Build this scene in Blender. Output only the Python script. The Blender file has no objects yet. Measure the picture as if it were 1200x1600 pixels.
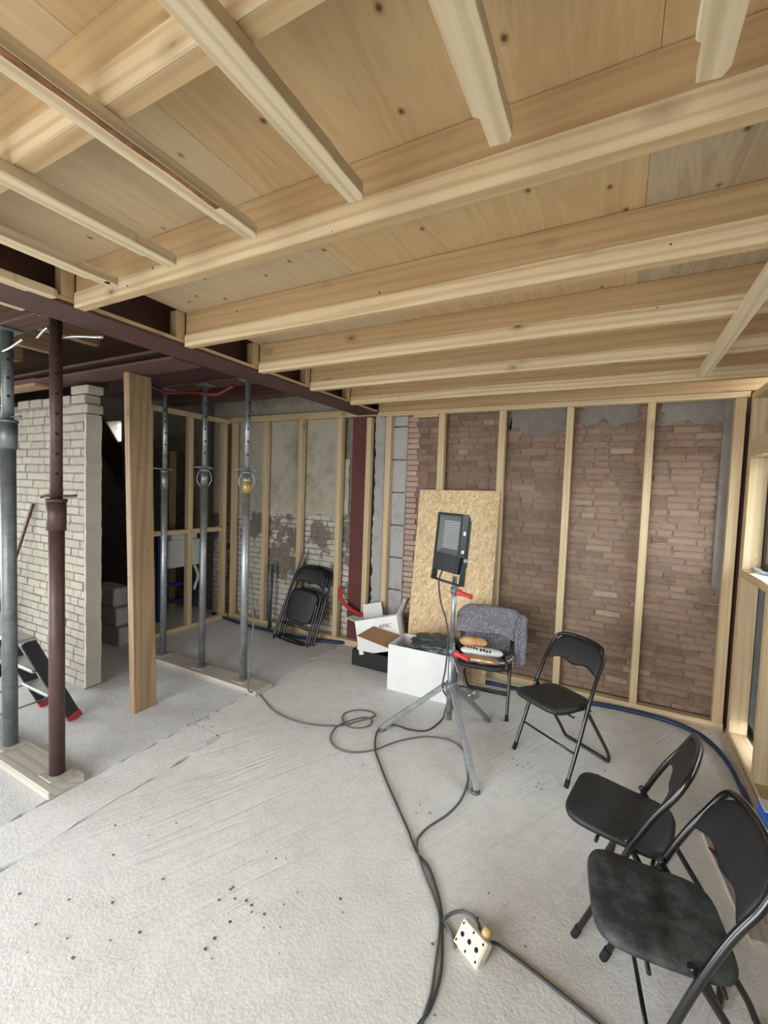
import bpy, bmesh, math, random
from mathutils import Vector, Matrix, noise as mnoise
random.seed(11)
SC = bpy.context.scene
COL = SC.collection
V = Vector
PI = math.pi

# ------------------------------------------------------------------ camera
H = 1.77                                   # eye height
FPX = 683.92                               # focal length in pixels of the 1200x1600 frame
YAW, PITCH, ROLL = 0.485311, -0.051171, 0.035421
cy, sy = math.cos(YAW), math.sin(YAW)
def _yaw(v): return V((cy*v[0]-sy*v[1], sy*v[0]+cy*v[1], v[2]))
_f = _yaw((0, math.cos(PITCH), math.sin(PITCH))); _u = _yaw((0, -math.sin(PITCH), math.cos(PITCH))); _r = _yaw((1, 0, 0))
cr, sr = math.cos(ROLL), math.sin(ROLL)
RIGHT = cr*_r + sr*_u; UP = -sr*_r + cr*_u; FWD = _f
EYE = V((0, 0, H))
cam = bpy.data.cameras.new('camera')
cam.sensor_fit = 'HORIZONTAL'; cam.sensor_width = 36.0; cam.lens = FPX/1200*36.0
cam.clip_start = 0.02; cam.clip_end = 200
cam_o = bpy.data.objects.new('camera', cam); COL.objects.link(cam_o)
m = Matrix.Identity(4)
for i in range(3):
    m[i][0] = RIGHT[i]; m[i][1] = UP[i]; m[i][2] = -FWD[i]; m[i][3] = EYE[i]
cam_o.matrix_world = m
SC.camera = cam_o
def px(x, y, z=0.0):
    """point of the horizontal plane z seen at photo pixel (x, y)"""
    d = RIGHT*((x-600)/FPX) - UP*((y-800)/FPX) + FWD
    return EYE + d*((z-H)/d.z)
def depth(p): return (V(p)-EYE).dot(FWD)

# ------------------------------------------------------------------ world, light, exposure
W = bpy.data.worlds.new('overcast_sky'); SC.world = W; W.use_nodes = True
bg = W.node_tree.nodes['Background']
_t = W.node_tree; _tc = _t.nodes.new('ShaderNodeTexCoord'); _sp = _t.nodes.new('ShaderNodeSeparateXYZ'); _rp = _t.nodes.new('ShaderNodeValToRGB')
_t.links.new(_tc.outputs['Generated'], _sp.inputs[0])
_mr = _t.nodes.new('ShaderNodeMapRange'); _mr.inputs['From Min'].default_value = -1.0; _t.links.new(_sp.outputs['Z'], _mr.inputs['Value']); _t.links.new(_mr.outputs[0], _rp.inputs['Fac'])
_rp.color_ramp.elements[0].position = 0.40; _rp.color_ramp.elements[0].color = (0.26, 0.255, 0.24, 1)      # paved ground outside
_rp.color_ramp.elements[1].position = 0.50; _rp.color_ramp.elements[1].color = (0.94, 0.97, 1.0, 1)       # overcast sky
_t.links.new(_rp.outputs['Color'], bg.inputs['Color']); bg.inputs['Strength'].default_value = 5.2
SC.view_settings.view_transform = 'Standard'; SC.view_settings.look = 'None'
SC.view_settings.gamma = 1.0; SC.view_settings.use_curve_mapping = False
SC.view_settings.exposure = 1.25
SC.cycles.max_bounces = 10; SC.cycles.diffuse_bounces = 6; SC.cycles.transparent_max_bounces = 12
SC.cycles.sample_clamp_indirect = 6.0
SC.cycles.use_denoising = True

# openings to the outside (daylight enters here): on the window side, behind the camera, and far left
def portal(name, loc, sx, sy_, direction):
    l = bpy.data.lights.new(name, 'AREA'); l.shape = 'RECTANGLE'; l.size = sx; l.size_y = sy_
    l.cycles.is_portal = True
    o = bpy.data.objects.new(name, l); COL.objects.link(o); o.location = loc
    o.rotation_euler = V(direction).to_track_quat('-Z', 'Y').to_euler()
portal('daylight_side_window', (1.12, 2.77, 1.68), 0.82, 2.55, (-1, 0, 0))
portal('daylight_garden_opening', (-1.95, -2.16, 1.27), 2.9, 2.54, (0, 1, 0))
portal('daylight_left_opening', (-6.62, -0.2, 1.12), 2.24, 3.2, (1, 0, 0))

# ------------------------------------------------------------------ material helpers
def lin(c):
    return tuple(((v/255)/12.92 if v/255 <= 0.04045 else ((v/255+0.055)/1.055)**2.4) for v in c)
class NT:
    def __init__(s, name, rough=0.7, metal=0.0):
        s.m = bpy.data.materials.new(name); s.m.use_nodes = True
        s.t = s.m.node_tree; s.n = s.t.nodes; s.l = s.t.links
        s.p = s.n['Principled BSDF']; s.p.inputs['Roughness'].default_value = rough; s.p.inputs['Metallic'].default_value = metal
        s.out = s.n['Material Output']
    def node(s, typ, **kw):
        n = s.n.new(typ)
        for k, v in kw.items():
            if k.startswith('_'): setattr(n, k[1:], v)
            else: n.inputs[k.replace('__', ' ')].default_value = v
        return n
    def link(s, a, b): s.l.new(a, b)
    def coords(s, scale=(1, 1, 1), rand=True, rot=(0, 0, 0)):
        tc = s.node('ShaderNodeTexCoord'); src = tc.outputs['Object']
        if rand:
            oi = s.node('ShaderNodeObjectInfo')
            mu = s.node('ShaderNodeVectorMath', _operation='SCALE'); mu.inputs[0].default_value = (31.7, 17.3, 23.9)
            s.link(oi.outputs['Random'], mu.inputs['Scale'])
            ad = s.node('ShaderNodeVectorMath', _operation='ADD'); s.link(src, ad.inputs[0]); s.link(mu.outputs[0], ad.inputs[1]); src = ad.outputs[0]
        mp = s.node('ShaderNodeMapping'); mp.inputs['Scale'].default_value = scale; mp.inputs['Rotation'].default_value = rot
        s.link(src, mp.inputs['Vector'])
        return mp.outputs['Vector']
    def noise(s, vec, scale, detail=4, rough=0.55, dist=0.0):
        n = s.node('ShaderNodeTexNoise'); n.inputs['Scale'].default_value = scale; n.inputs['Detail'].default_value = detail
        n.inputs['Roughness'].default_value = rough; n.inputs['Distortion'].default_value = dist
        s.link(vec, n.inputs['Vector']); return n.outputs['Fac']
    def ramp(s, fac, stops):
        r = s.node('ShaderNodeValToRGB'); e = r.color_ramp.elements
        while len(e) < len(stops): e.new(0.5)
        for el, (p, c) in zip(e, stops):
            el.position = p; el.color = (*(lin(c) if max(c) > 1.0 else c), 1)
        s.link(fac, r.inputs['Fac']); return r.outputs['Color']
    def mix(s, fac, a, b, mode='MIX'):
        x = s.node('ShaderNodeMix', _data_type='RGBA', _blend_type=mode)
        if isinstance(fac, float): x.inputs[0].default_value = fac
        else: s.link(fac, x.inputs[0])
        for i, c in ((6, a), (7, b)):
            if isinstance(c, tuple): x.inputs[i].default_value = (*(lin(c) if max(c) > 1.0 else c), 1)
            else: s.link(c, x.inputs[i])
        return x.outputs[2]
    def base(s, c):
        if isinstance(c, tuple): s.p.inputs['Base Color'].default_value = (*lin(c), 1)
        else: s.link(c, s.p.inputs['Base Color'])
    def bump(s, h, strength=0.3, dist=0.01):
        b = s.node('ShaderNodeBump'); b.inputs['Strength'].default_value = strength; b.inputs['Distance'].default_value = dist
        s.link(h, b.inputs['Height']); s.link(b.outputs['Normal'], s.p.inputs['Normal'])

AX = {'X': 0, 'Y': 1, 'Z': 2}
def wood(name, light, mid, dark, axis, knots=True, rough=0.65, knotsize=0.055, contrast=1.0, knotscale=2.6):
    t = NT(name + '_' + axis, rough)
    long_s = [13.0]*3; long_s[AX[axis]] = 0.55
    ring_s = [5.0]*3; ring_s[AX[axis]] = 0.32
    v1 = t.coords(tuple(long_s)); v2 = t.coords(tuple(ring_s))
    grain = t.noise(v1, 3.2, 6, 0.6, 0.4)
    wv = t.node('ShaderNodeTexWave', _wave_type='RINGS', _rings_direction=axis)
    wv.inputs['Scale'].default_value = 1.9; wv.inputs['Distortion'].default_value = 10.0; wv.inputs['Detail'].default_value = 2.0; wv.inputs['Detail Scale'].default_value = 0.55
    t.link(v2, wv.inputs['Vector'])
    c = t.ramp(grain, [(0.30, mid), (0.62, light)])
    ringc = t.ramp(wv.outputs['Fac'], [(0.0, tuple(v*0.93 for v in mid)), (0.22, mid), (0.5, light), (1.0, light)])
    c = t.mix(min(0.85, 0.5*contrast), c, ringc)
    big = t.noise(t.coords((0.7, 0.7, 0.7)), 1.3, 2)
    c = t.mix(t.ramp(big, [(0.45, (0.0, 0.0, 0.0)), (0.8, (0.35, 0.35, 0.35))]), c, mid)
    if knots:
        ks = [1.0]*3; ks[AX[axis]] = 0.55
        vo = t.node('ShaderNodeTexVoronoi'); vo.inputs['Scale'].default_value = knotscale; t.link(t.coords(tuple(ks)), vo.inputs['Vector'])
        k = t.ramp(vo.outputs['Distance'], [(0.0, (1.0, 1.0, 1.0)), (knotsize*0.55, (0.9, 0.9, 0.9)), (knotsize, (0.35, 0.35, 0.35)), (knotsize*2.6, (0.0, 0.0, 0.0))])
        c = t.mix(k, c, dark)
        vn = t.node('ShaderNodeTexVoronoi'); vn.inputs['Scale'].default_value = 8.0; t.link(t.coords(), vn.inputs['Vector'])
        c = t.mix(t.ramp(vn.outputs['Distance'], [(0.0, (1.0, 1.0, 1.0)), (0.034, (1.0, 1.0, 1.0)), (0.042, (0.0, 0.0, 0.0))]), c, (38, 30, 24))
    t.base(c); t.bump(grain, 0.12, 0.004)
    return t.m
class WoodSet:
    def __init__(s, *a, **k): s.a, s.k, s.d = a, k, {}
    def __getitem__(s, ax):
        if ax not in s.d: s.d[ax] = wood(*s.a, ax, **s.k)
        return s.d[ax]
PINE = WoodSet('planed_pine', (200, 172, 130), (180, 149, 106), (98, 70, 46), knotsize=0.06, knotscale=4.2, contrast=0.65)
PINE2 = WoodSet('rough_pine', (220, 203, 170), (192, 168, 130), (86, 60, 40), contrast=1.0, knotsize=0.06, knotscale=4.6)
STRIP = WoodSet('ledger_pine', (224, 204, 168), (200, 174, 134), (96, 66, 42), knotsize=0.07, knotscale=5.0, contrast=1.1)
STUD = WoodSet('stud_pine', (212, 190, 152), (192, 166, 126), (112, 82, 54), knotsize=0.055, knotscale=4.0, contrast=0.6)
OLDW = WoodSet('weathered_timber', (164, 136, 102), (126, 101, 74), (66, 46, 32), knotsize=0.06, contrast=0.8)
DARKW = WoodSet('old_dark_timber', (92, 62, 44), (62, 40, 28), (30, 20, 14), knots=False)
DUSTW = WoodSet('dusty_scaffold_board', (184, 178, 166), (164, 156, 142), (90, 70, 50), knots=False, rough=0.85)

def plain(name, c, rough=0.6, metal=0.0, var=0.08, vs=6.0, bump=0.0, bs=60.0, coat=0.0):
    t = NT(name, rough, metal)
    if var > 0:
        n = t.noise(t.coords(), vs, 5, 0.6)
        lo = tuple(max(0, v*(1-var)) for v in c); hi = tuple(min(255, v*(1+var)) for v in c)
        t.base(t.ramp(n, [(0.3, lo), (0.7, hi)]))
    else: t.base(c)
    if bump > 0: t.bump(t.noise(t.coords(), bs, 3), bump, 0.004)
    if coat: t.p.inputs['Coat Weight'].default_value = coat
    return t.m
def speckled(name, c, specks, rough, vs, ss, lo, hi, metal=0.0, bump=0.0):
    """base colour with patches of a second colour (dust, wear, stains)"""
    t = NT(name, rough, metal)
    a = t.noise(t.coords(), vs, 6, 0.65); b = t.noise(t.coords(), ss, 5, 0.7)
    f = t.node('ShaderNodeMath', _operation='MULTIPLY_ADD'); t.link(a, f.inputs[0]); f.inputs[1].default_value = 0.6
    g = t.node('ShaderNodeMath', _operation='MULTIPLY'); t.link(b, g.inputs[0]); g.inputs[1].default_value = 0.4; t.link(g.outputs[0], f.inputs[2])
    k = t.ramp(f.outputs[0], [(lo, (0.0, 0.0, 0.0)), (hi, (1.0, 1.0, 1.0))])
    t.base(t.mix(k, c, specks))
    if bump: t.bump(f.outputs[0], bump, 0.01)
    return t.m
def brick_mat(name, stops, stain=None, attr=False, rough=0.9, stain_lo=0.55, stain_hi=0.72):
    t = NT(name, rough)
    if attr:
        a = t.node('ShaderNodeAttribute', _attribute_name='tint'); r = a.outputs['Fac']
    else:
        r = t.node('ShaderNodeObjectInfo').outputs['Random']
    c = t.ramp(r, stops)
    tc = t.coords(rand=not attr)
    n = t.noise(tc, 18, 6, 0.65)
    c = t.mix(t.ramp(n, [(0.35, (0.0, 0.0, 0.0)), (0.75, (0.55, 0.55, 0.55))]), c, stain or (148, 122, 104))
    n2 = t.noise(tc, 7, 5, 0.7)
    c = t.mix(t.ramp(n2, [(stain_lo, (0.0, 0.0, 0.0)), (stain_hi, (0.6, 0.6, 0.6))]), c, (98, 78, 66) if not stain else stain)
    t.base(c); t.bump(n, 0.5, 0.006)
    return t.m
RED_STOPS = [(0.0, (106, 89, 77)), (0.12, (126, 103, 87)), (0.45, (152, 127, 108)), (0.7, (139, 117, 101)), (0.9, (122, 105, 92)), (0.95, (142, 120, 104)), (1.0, (176, 152, 134))]
WH_STOPS = [(0.0, (164, 160, 146)), (0.5, (174, 170, 156)), (1.0, (156, 152, 138))]
M = {}
M['brick_red'] = brick_mat('red_brick', RED_STOPS); M['brick_red_far'] = brick_mat('red_brick_joined', RED_STOPS, attr=True)
M['brick_white'] = brick_mat('whitewashed_brick', WH_STOPS, stain=(144, 138, 124), stain_lo=0.6, stain_hi=0.9)
def worn_brick():
    t = NT('worn_whitewashed_brick', 0.92)
    g = t.node('ShaderNodeNewGeometry'); p = g.outputs['Position']
    big = t.noise(p, 3.2, 6, 0.62); fine = t.noise(p, 24, 5, 0.65)
    sp = t.node('ShaderNodeSeparateXYZ'); t.link(p, sp.inputs[0])
    mr = t.node('ShaderNodeMapRange'); mr.inputs['From Min'].default_value = 0.45; mr.inputs['From Max'].default_value = 1.25; mr.inputs['To Min'].default_value = -0.10; mr.inputs['To Max'].default_value = 0.06
    t.link(sp.outputs['Z'], mr.inputs['Value'])
    ad = t.node('ShaderNodeMath', _operation='ADD'); t.link(big, ad.inputs[0]); t.link(mr.outputs[0], ad.inputs[1])
    ad2 = t.node('ShaderNodeMath', _operation='MULTIPLY_ADD'); t.link(fine, ad2.inputs[0]); ad2.inputs[1].default_value = 0.16; t.link(ad.outputs[0], ad2.inputs[2])
    c = t.ramp(fine, [(0.3, (178, 172, 160)), (0.6, (208, 203, 192))])
    c = t.mix(t.ramp(ad2.outputs[0], [(0.60, (0.0, 0.0, 0.0)), (0.63, (0.9, 0.9, 0.9))]), c, (118, 106, 98))      # scraped bare patches
    t.base(c); t.bump(fine, 0.5, 0.006); return t.m
M['brick_worn'] = worn_brick()
M['brick_pale'] = brick_mat('pale_pink_brick', [(0.0, (198, 174, 158)), (0.5, (186, 160, 144)), (1.0, (176, 150, 134))], stain=(178, 156, 142))
M['mortar'] = plain('grey_brown_mortar', (134, 115, 100), 0.95, var=0.18, vs=14, bump=0.5, bs=70)
M['mortar_w'] = plain('dirty_white_mortar', (134, 128, 115), 0.95, var=0.12, vs=14, bump=0.4, bs=70)
M['plaster_w'] = plain('white_plaster', (178, 174, 160), 0.9, var=0.05, vs=3, bump=0.25, bs=24)
M['plaster_old'] = speckled('stained_old_plaster', (186, 180, 162), (122, 116, 102), 0.92, 1.6, 7, 0.46, 0.72, bump=0.3)
M['plaster_grey'] = speckled('grey_cement_render', (134, 130, 124), (112, 104, 96), 0.92, 3, 14, 0.42, 0.7, bump=0.35)
M['block'] = speckled('pale_concrete_block', (176, 174, 172), (140, 134, 128), 0.92, 3, 12, 0.5, 0.75, bump=0.3)
M['galv'] = speckled('galvanised_steel', (168, 172, 174), (118, 122, 124), 0.42, 9, 40, 0.42, 0.68, metal=0.75)
M['galv_dull'] = speckled('dull_grey_steel', (128, 134, 136), (92, 96, 96), 0.5, 9, 40, 0.42, 0.68, metal=0.55)
M['rustprop'] = speckled('brown_painted_prop', (86, 62, 58), (62, 46, 42), 0.5, 8, 40, 0.4, 0.7, metal=0.25)
M['primer'] = speckled('red_oxide_primer', (88, 56, 49), (70, 47, 42), 0.65, 4, 20, 0.42, 0.7, bump=0.1)
M['primer_col'] = plain('red_oxide_column', (98, 50, 43), 0.6, var=0.1, vs=5)
M['dustplate'] = speckled('dusty_steel_plate', (172, 168, 160), (120, 112, 104), 0.85, 9, 40, 0.45, 0.7)
M['hole'] = plain('dark_hole', (18, 16, 15), 0.9, var=0)
M['black_tube'] = plain('black_enamel_tube', (20, 20, 21), 0.28, var=0, coat=0.4)
M['vinyl'] = plain('black_vinyl', (31, 32, 34), 0.55, var=0.12, vs=9, bump=0.25, bs=220)
M['vinyl_dust'] = speckled('dusty_black_vinyl', (33, 36, 38), (104, 108, 106), 0.7, 3.0, 16, 0.47, 0.72, bump=0.1)
M['black_pl'] = plain('black_plastic', (22, 22, 24), 0.5, var=0.1)
M['rubber'] = plain('black_rubber', (26, 26, 26), 0.85, var=0.1)
M['lampblack'] = plain('black_cast_housing', (30, 30, 32), 0.45, var=0.1, vs=20)
M['led'] = plain('white_led_board', (240, 240, 238), 0.6, var=0.04)
M['reflector'] = plain('lamp_reflector', (158, 160, 160), 0.4, var=0.04)
M['redpl'] = plain('red_plastic', (204, 58, 64), 0.4, var=0.05)
M['white_card'] = plain('white_cardboard', (226, 226, 224), 0.7, var=0.03, vs=4, bump=0.1, bs=18)
M['brown_card'] = plain('brown_cardboard', (172, 136, 98), 0.85, var=0.05, vs=8)
M['print'] = plain('black_print', (28, 28, 30), 0.8, var=0)
M['tape'] = plain('clear_tape', (206, 206, 208), 0.3, var=0.03)
M['bag_black'] = plain('black_bin_bag', (66, 70, 73), 0.35, var=0.15, vs=8)
M['conduit'] = plain('dark_blue_hose', (38, 52, 84), 0.45, var=0.08)
M['redhose_dark'] = plain('dark_red_pipe', (100, 34, 32), 0.5, var=0.06)
M['redhose'] = plain('red_pipe', (176, 44, 46), 0.5, var=0.06)
M['cord'] = plain('grey_cord', (96, 98, 98), 0.7, var=0.08)
M['cord_b'] = plain('dark_cord', (62, 64, 65), 0.65, var=0.08)
M['cream'] = plain('cream_plastic', (226, 220, 196), 0.5, var=0.05, vs=20)
M['foil'] = plain('grey_blue_membrane', (104, 114, 122), 0.55, var=0.12, vs=5, bump=0.3, bs=9)
M['white_c'] = plain('white_ceramic', (226, 226, 224), 0.3, var=0.02)
M['blue_paint'] = plain('blue_powder_coat', (30, 44, 110), 0.45, var=0.08)
M['blue_bright'] = plain('bright_blue_plastic', (28, 92, 196), 0.4, var=0.05)
M['paper'] = plain('white_paper', (238, 238, 238), 0.8, var=0.02)
M['frame_dark'] = plain('dark_window_frame', (52, 40, 34), 0.45, var=0.1)
M['alu'] = plain('ladder_aluminium', (186, 188, 188), 0.4, metal=0.6, var=0.08)
M['ladder_black'] = plain('black_ladder_rail', (28, 29, 32), 0.5, var=0.1)
M['red_foot'] = plain('red_rubber_foot', (150, 40, 46), 0.7, var=0.1)
M['fibre'] = plain('insulation_bag', (176, 152, 90), 0.7, var=0.2, vs=20)
M['steel_rod'] = plain('bright_steel', (190, 190, 188), 0.3, metal=0.9, var=0.05)

# concrete floor: troweled grooves, dust, stains
def concrete(name, tone, tone2, groove):
    t = NT(name, 0.92)
    v = t.coords(rand=False)
    n1 = t.noise(v, 0.9, 5, 0.6); n2 = t.noise(v, 11, 7, 0.72); n3 = t.noise(v, 70, 3, 0.6); n4 = t.noise(v, 2.6, 8, 0.75)
    c = t.ramp(n1, [(0.32, tone2), (0.66, tone)])
    c = t.mix(t.ramp(n2, [(0.42, (0.0, 0.0, 0.0)), (0.75, (0.45, 0.45, 0.45))]), c, tuple(v_*0.88 for v_ in tone2))
    c = t.mix(t.ramp(n4, [(0.66, (0.0, 0.0, 0.0)), (0.76, (0.4, 0.4, 0.4))]), c, (150, 144, 132))
    c = t.mix(t.ramp(n3, [(0.70, (0.0, 0.0, 0.0)), (0.76, (0.4, 0.4, 0.4))]), c, (140, 136, 128))
    t.base(c)
    h = t.node('ShaderNodeMath', _operation='MULTIPLY_ADD'); t.link(n2, h.inputs[0]); h.inputs[1].default_value = 0.55
    g = t.node('ShaderNodeMath', _operation='MULTIPLY'); t.link(n3, g.inputs[0]); g.inputs[1].default_value = 0.35; t.link(g.outputs[0], h.inputs[2])
    hh = h.outputs[0]
    if groove:
        mp = t.coords(rand=False, rot=(0, 0, math.radians(groove)))
        sc = t.node('ShaderNodeMapping'); sc.inputs['Scale'].default_value = (1.0, 0.05, 1.0); t.link(mp, sc.inputs['Vector'])
        st = t.noise(sc.outputs['Vector'], 30, 3, 0.5, 0.2)
        msk = t.ramp(t.noise(v, 0.75, 3, 0.5), [(0.42, (0.0, 0.0, 0.0)), (0.6, (1.0, 1.0, 1.0))])
        line = t.ramp(st, [(0.36, (0.0, 0.0, 0.0)), (0.47, (1.0, 1.0, 1.0))])
        mm = t.node('ShaderNodeMath', _operation='MULTIPLY'); t.link(line, mm.inputs[0]); t.link(msk, mm.inputs[1])
        ad = t.node('ShaderNodeMath', _operation='MULTIPLY_ADD'); t.link(mm.outputs[0], ad.inputs[0]); ad.inputs[1].default_value = 0.6; t.link(hh, ad.inputs[2]); hh = ad.outputs[0]
    t.bump(hh, 0.65, 0.011)
    return t.m
M['floor'] = concrete('ribbed_concrete', (232, 232, 229), (219, 219, 215), 24)
M['floor_smooth'] = concrete('smooth_concrete', (218, 219, 219), (206, 207, 207), 0)
# oriented strand board
def osb():
    t = NT('oriented_strand_board', 0.75)
    cols = None
    for i, (rx, sx, sz) in enumerate(((0.5, 20, 66), (-0.4, 22, 74), (1.2, 21, 70))):
        v = t.coords((1, 1, 1), rand=False, rot=(0, rx, 0))
        mp = t.node('ShaderNodeMapping'); mp.inputs['Scale'].default_value = (sx, 1, sz); t.link(v, mp.inputs['Vector'])
        vo = t.node('ShaderNodeTexVoronoi'); vo.inputs['Scale'].default_value = 1.0; t.link(mp.outputs[0], vo.inputs['Vector'])
        sep = t.node('ShaderNodeSeparateColor'); t.link(vo.outputs['Color'], sep.inputs[0])
        c = t.ramp(sep.outputs[0], [(0.0, (188, 156, 116)), (0.25, (206, 177, 136)), (0.6, (217, 189, 147)), (1.0, (232, 209, 170))])
        cols = c if cols is None else t.mix(t.ramp(sep.outputs[1], [(0.5, (0.0, 0.0, 0.0)), (0.52, (1.0, 1.0, 1.0))]), cols, c)
    t.base(cols)
    return t.m
M['osb'] = osb()
def felt():
    t = NT('grey_felt', 0.95)
    n = t.noise(t.coords(rand=False), 95, 4, 0.75); n2 = t.noise(t.coords(rand=False), 9, 4)
    c = t.ramp(n, [(0.36, (86, 85, 92)), (0.52, (124, 123, 130)), (0.66, (176, 176, 182))])
    t.base(t.mix(t.ramp(n2, [(0.3, (0.0, 0.0, 0.0)), (0.8, (0.3, 0.3, 0.3))]), c, (70, 69, 76))); t.bump(n, 0.6, 0.004)
    return t.m
M['felt'] = felt()
def clear(name, tint, amount, rough=0.08):
    t = NT(name, rough)
    tr = t.node('ShaderNodeBsdfTransparent'); tr.inputs['Color'].default_value = (*lin(tint), 1)
    gl = t.node('ShaderNodeBsdfGlossy'); gl.inputs['Roughness'].default_value = rough
    mx = t.node('ShaderNodeMixShader'); mx.inputs[0].default_value = amount
    t.link(tr.outputs[0], mx.inputs[1]); t.link(gl.outputs[0], mx.inputs[2]); t.link(mx.outputs[0], t.out.inputs['Surface'])
    return t.m
M['glass'] = clear('window_glass', (240, 246, 246), 0.07)
M['lens'] = clear('lamp_glass', (232, 234, 234), 0.04)
M['film'] = clear('clear_film', (236, 236, 236), 0.22, 0.2)
def bread():
    t = NT('bread_crust', 0.7); n = t.noise(t.coords(), 9, 4)
    t.base(t.ramp(n, [(0.3, (186, 122, 64)), (0.7, (226, 184, 134))])); return t.m
M['bread'] = bread()
M['bagwhite'] = plain('white_printed_bag', (224, 226, 222), 0.35, var=0.06, vs=12)
def ply(name, a, b, axis='Y'):
    t = NT(name, 0.7)
    s = [4.0]*3; s[AX[axis]] = 0.4
    v = t.coords(tuple(s), rand=True)
    n = t.noise(v, 1.5, 6, 0.6, 2.2); n2 = t.noise(t.coords((40, 1.2, 40) if axis == 'Y' else (1.2, 40, 40)), 2.0, 3)
    c = t.ramp(n, [(0.30, b), (0.46, a), (0.54, tuple(0.5*p+0.5*q for p, q in zip(a, b))), (0.7, a)])
    c = t.mix(t.ramp(n2, [(0.5, (0.0, 0.0, 0.0)), (0.8, (0.35, 0.35, 0.35))]), c, b)
    vo = t.node('ShaderNodeTexVoronoi', _voronoi_dimensions='2D'); vo.inputs['Scale'].default_value = 5.0; t.link(t.coords((1.0, 0.75, 1)), vo.inputs['Vector'])
    k = t.ramp(vo.outputs['Distance'], [(0.0, (1.0, 1.0, 1.0)), (0.024, (0.9, 0.9, 0.9)), (0.042, (0.3, 0.3, 0.3)), (0.08, (0.0, 0.0, 0.0))])
    sep = t.node('ShaderNodeSeparateColor'); t.link(vo.outputs['Color'], sep.inputs[0])
    sel = t.ramp(sep.outputs[0], [(0.35, (0.0, 0.0, 0.0)), (0.37, (1.0, 1.0, 1.0))])
    kk = t.mix(1.0, k, sel, 'MULTIPLY')
    t.base(t.mix(kk, c, (92, 62, 36))); t.bump(n, 0.05, 0.003)
    return t.m
PLY = [ply('plywood_warm', (203, 176, 132), (184, 152, 107)), ply('plywood_pale', (198, 178, 144), (180, 156, 120)), ply('plywood_grey', (188, 170, 142), (158, 136, 108))]

# ------------------------------------------------------------------ mesh helpers
def box(bm, lo, hi, mat=None):
    vs = [bm.verts.new((x, y, z)) for x in (lo[0], hi[0]) for y in (lo[1], hi[1]) for z in (lo[2], hi[2])]
    if mat is not None:
        for v in vs: v.co = mat @ v.co
    f = []
    for idx in ((0, 1, 3, 2), (4, 6, 7, 5), (0, 4, 5, 1), (2, 3, 7, 6), (0, 2, 6, 4), (1, 5, 7, 3)):
        f.append(bm.faces.new([vs[i] for i in idx]))
    return vs, f
def catmull(pts, n=8, closed=False):
    P = [V(p) for p in pts]; out = []; N = len(P)
    rng = range(N) if closed else range(N-1)
    for i in rng:
        if closed: p0, p1, p2, p3 = P[(i-1) % N], P[i], P[(i+1) % N], P[(i+2) % N]
        else: p0, p1, p2, p3 = P[max(i-1, 0)], P[i], P[i+1], P[min(i+2, N-1)]
        for k in range(n):
            t = k/n
            out.append(0.5*((2*p1)+(-p0+p2)*t+(2*p0-5*p1+4*p2-p3)*t*t+(-p0+3*p1-3*p2+p3)*t**3))
    if not closed: out.append(P[-1])
    return out
def tube(bm, pts, r, seg=10, closed=False, caps=True):
    P = [V(p) for p in pts]; N = len(P); rings = []; nrm = None
    for i, p in enumerate(P):
        a = P[(i-1) % N] if (closed or i > 0) else p
        b = P[(i+1) % N] if (closed or i < N-1) else p
        t = (b-a).normalized() if (b-a).length > 1e-9 else V((0, 0, 1))
        if nrm is None:
            nrm = t.orthogonal().normalized()
        else:
            nrm = (nrm - t*nrm.dot(t))
            nrm = nrm.normalized() if nrm.length > 1e-6 else t.orthogonal().normalized()
        bi = t.cross(nrm); rr = r[i] if isinstance(r, (list, tuple)) else r
        rings.append([bm.verts.new(p + (nrm*math.cos(2*PI*k/seg) + bi*math.sin(2*PI*k/seg))*rr) for k in range(seg)])
    rng = range(N) if closed else range(N-1)
    for i in rng:
        A, B = rings[i], rings[(i+1) % N]
        for k in range(seg):
            f = bm.faces.new((A[k], A[(k+1) % seg], B[(k+1) % seg], B[k])); f.smooth = True
    if caps and not closed:
        bm.faces.new(list(reversed(rings[0]))); bm.faces.new(rings[-1])
def rod(bm, a, b, r, seg=12): tube(bm, [a, b], r, seg)
def prism(bm, pts, d, mat=None):
    """closed 3-D outline pts extruded by vector d"""
    A = [bm.verts.new(V(p)) for p in pts]; B = [bm.verts.new(V(p)+V(d)) for p in pts]
    bm.faces.new(A); bm.faces.new(list(reversed(B)))
    n = len(A)
    for i in range(n): bm.faces.new((A[i], B[i], B[(i+1) % n], A[(i+1) % n]))
def fix(bm):
    bmesh.ops.recalc_face_normals(bm, faces=bm.faces)
def bevel(bm, w, seg=1):
    bmesh.ops.bevel(bm, geom=list(bm.edges), offset=w, segments=seg, affect='EDGES', profile=0.5, clamp_overlap=True)
WL = {}
def mesh_of(name, bm, mat, smooth=False):
    fix(bm); me = bpy.data.meshes.new(name); bm.to_mesh(me); bm.free()
    if mat is not None: me.materials.append(mat)
    if smooth:
        for p in me.polygons: p.use_smooth = True
    return me
def link(name, me, parent=None, loc=(0, 0, 0), rot=None, local=False):
    """loc is the world position of the object origin unless local (then relative to the parent)"""
    o = bpy.data.objects.new(name, me); COL.objects.link(o)
    loc = V(loc)
    if parent is not None:
        o.parent = parent
        o.location = loc if local else loc - WL.get(parent.name, V((0, 0, 0)))
    else: o.location = loc
    if rot is not None: o.rotation_euler = rot
    WL[o.name] = loc if not local else WL.get(parent.name, V((0, 0, 0)))
    return o
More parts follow.
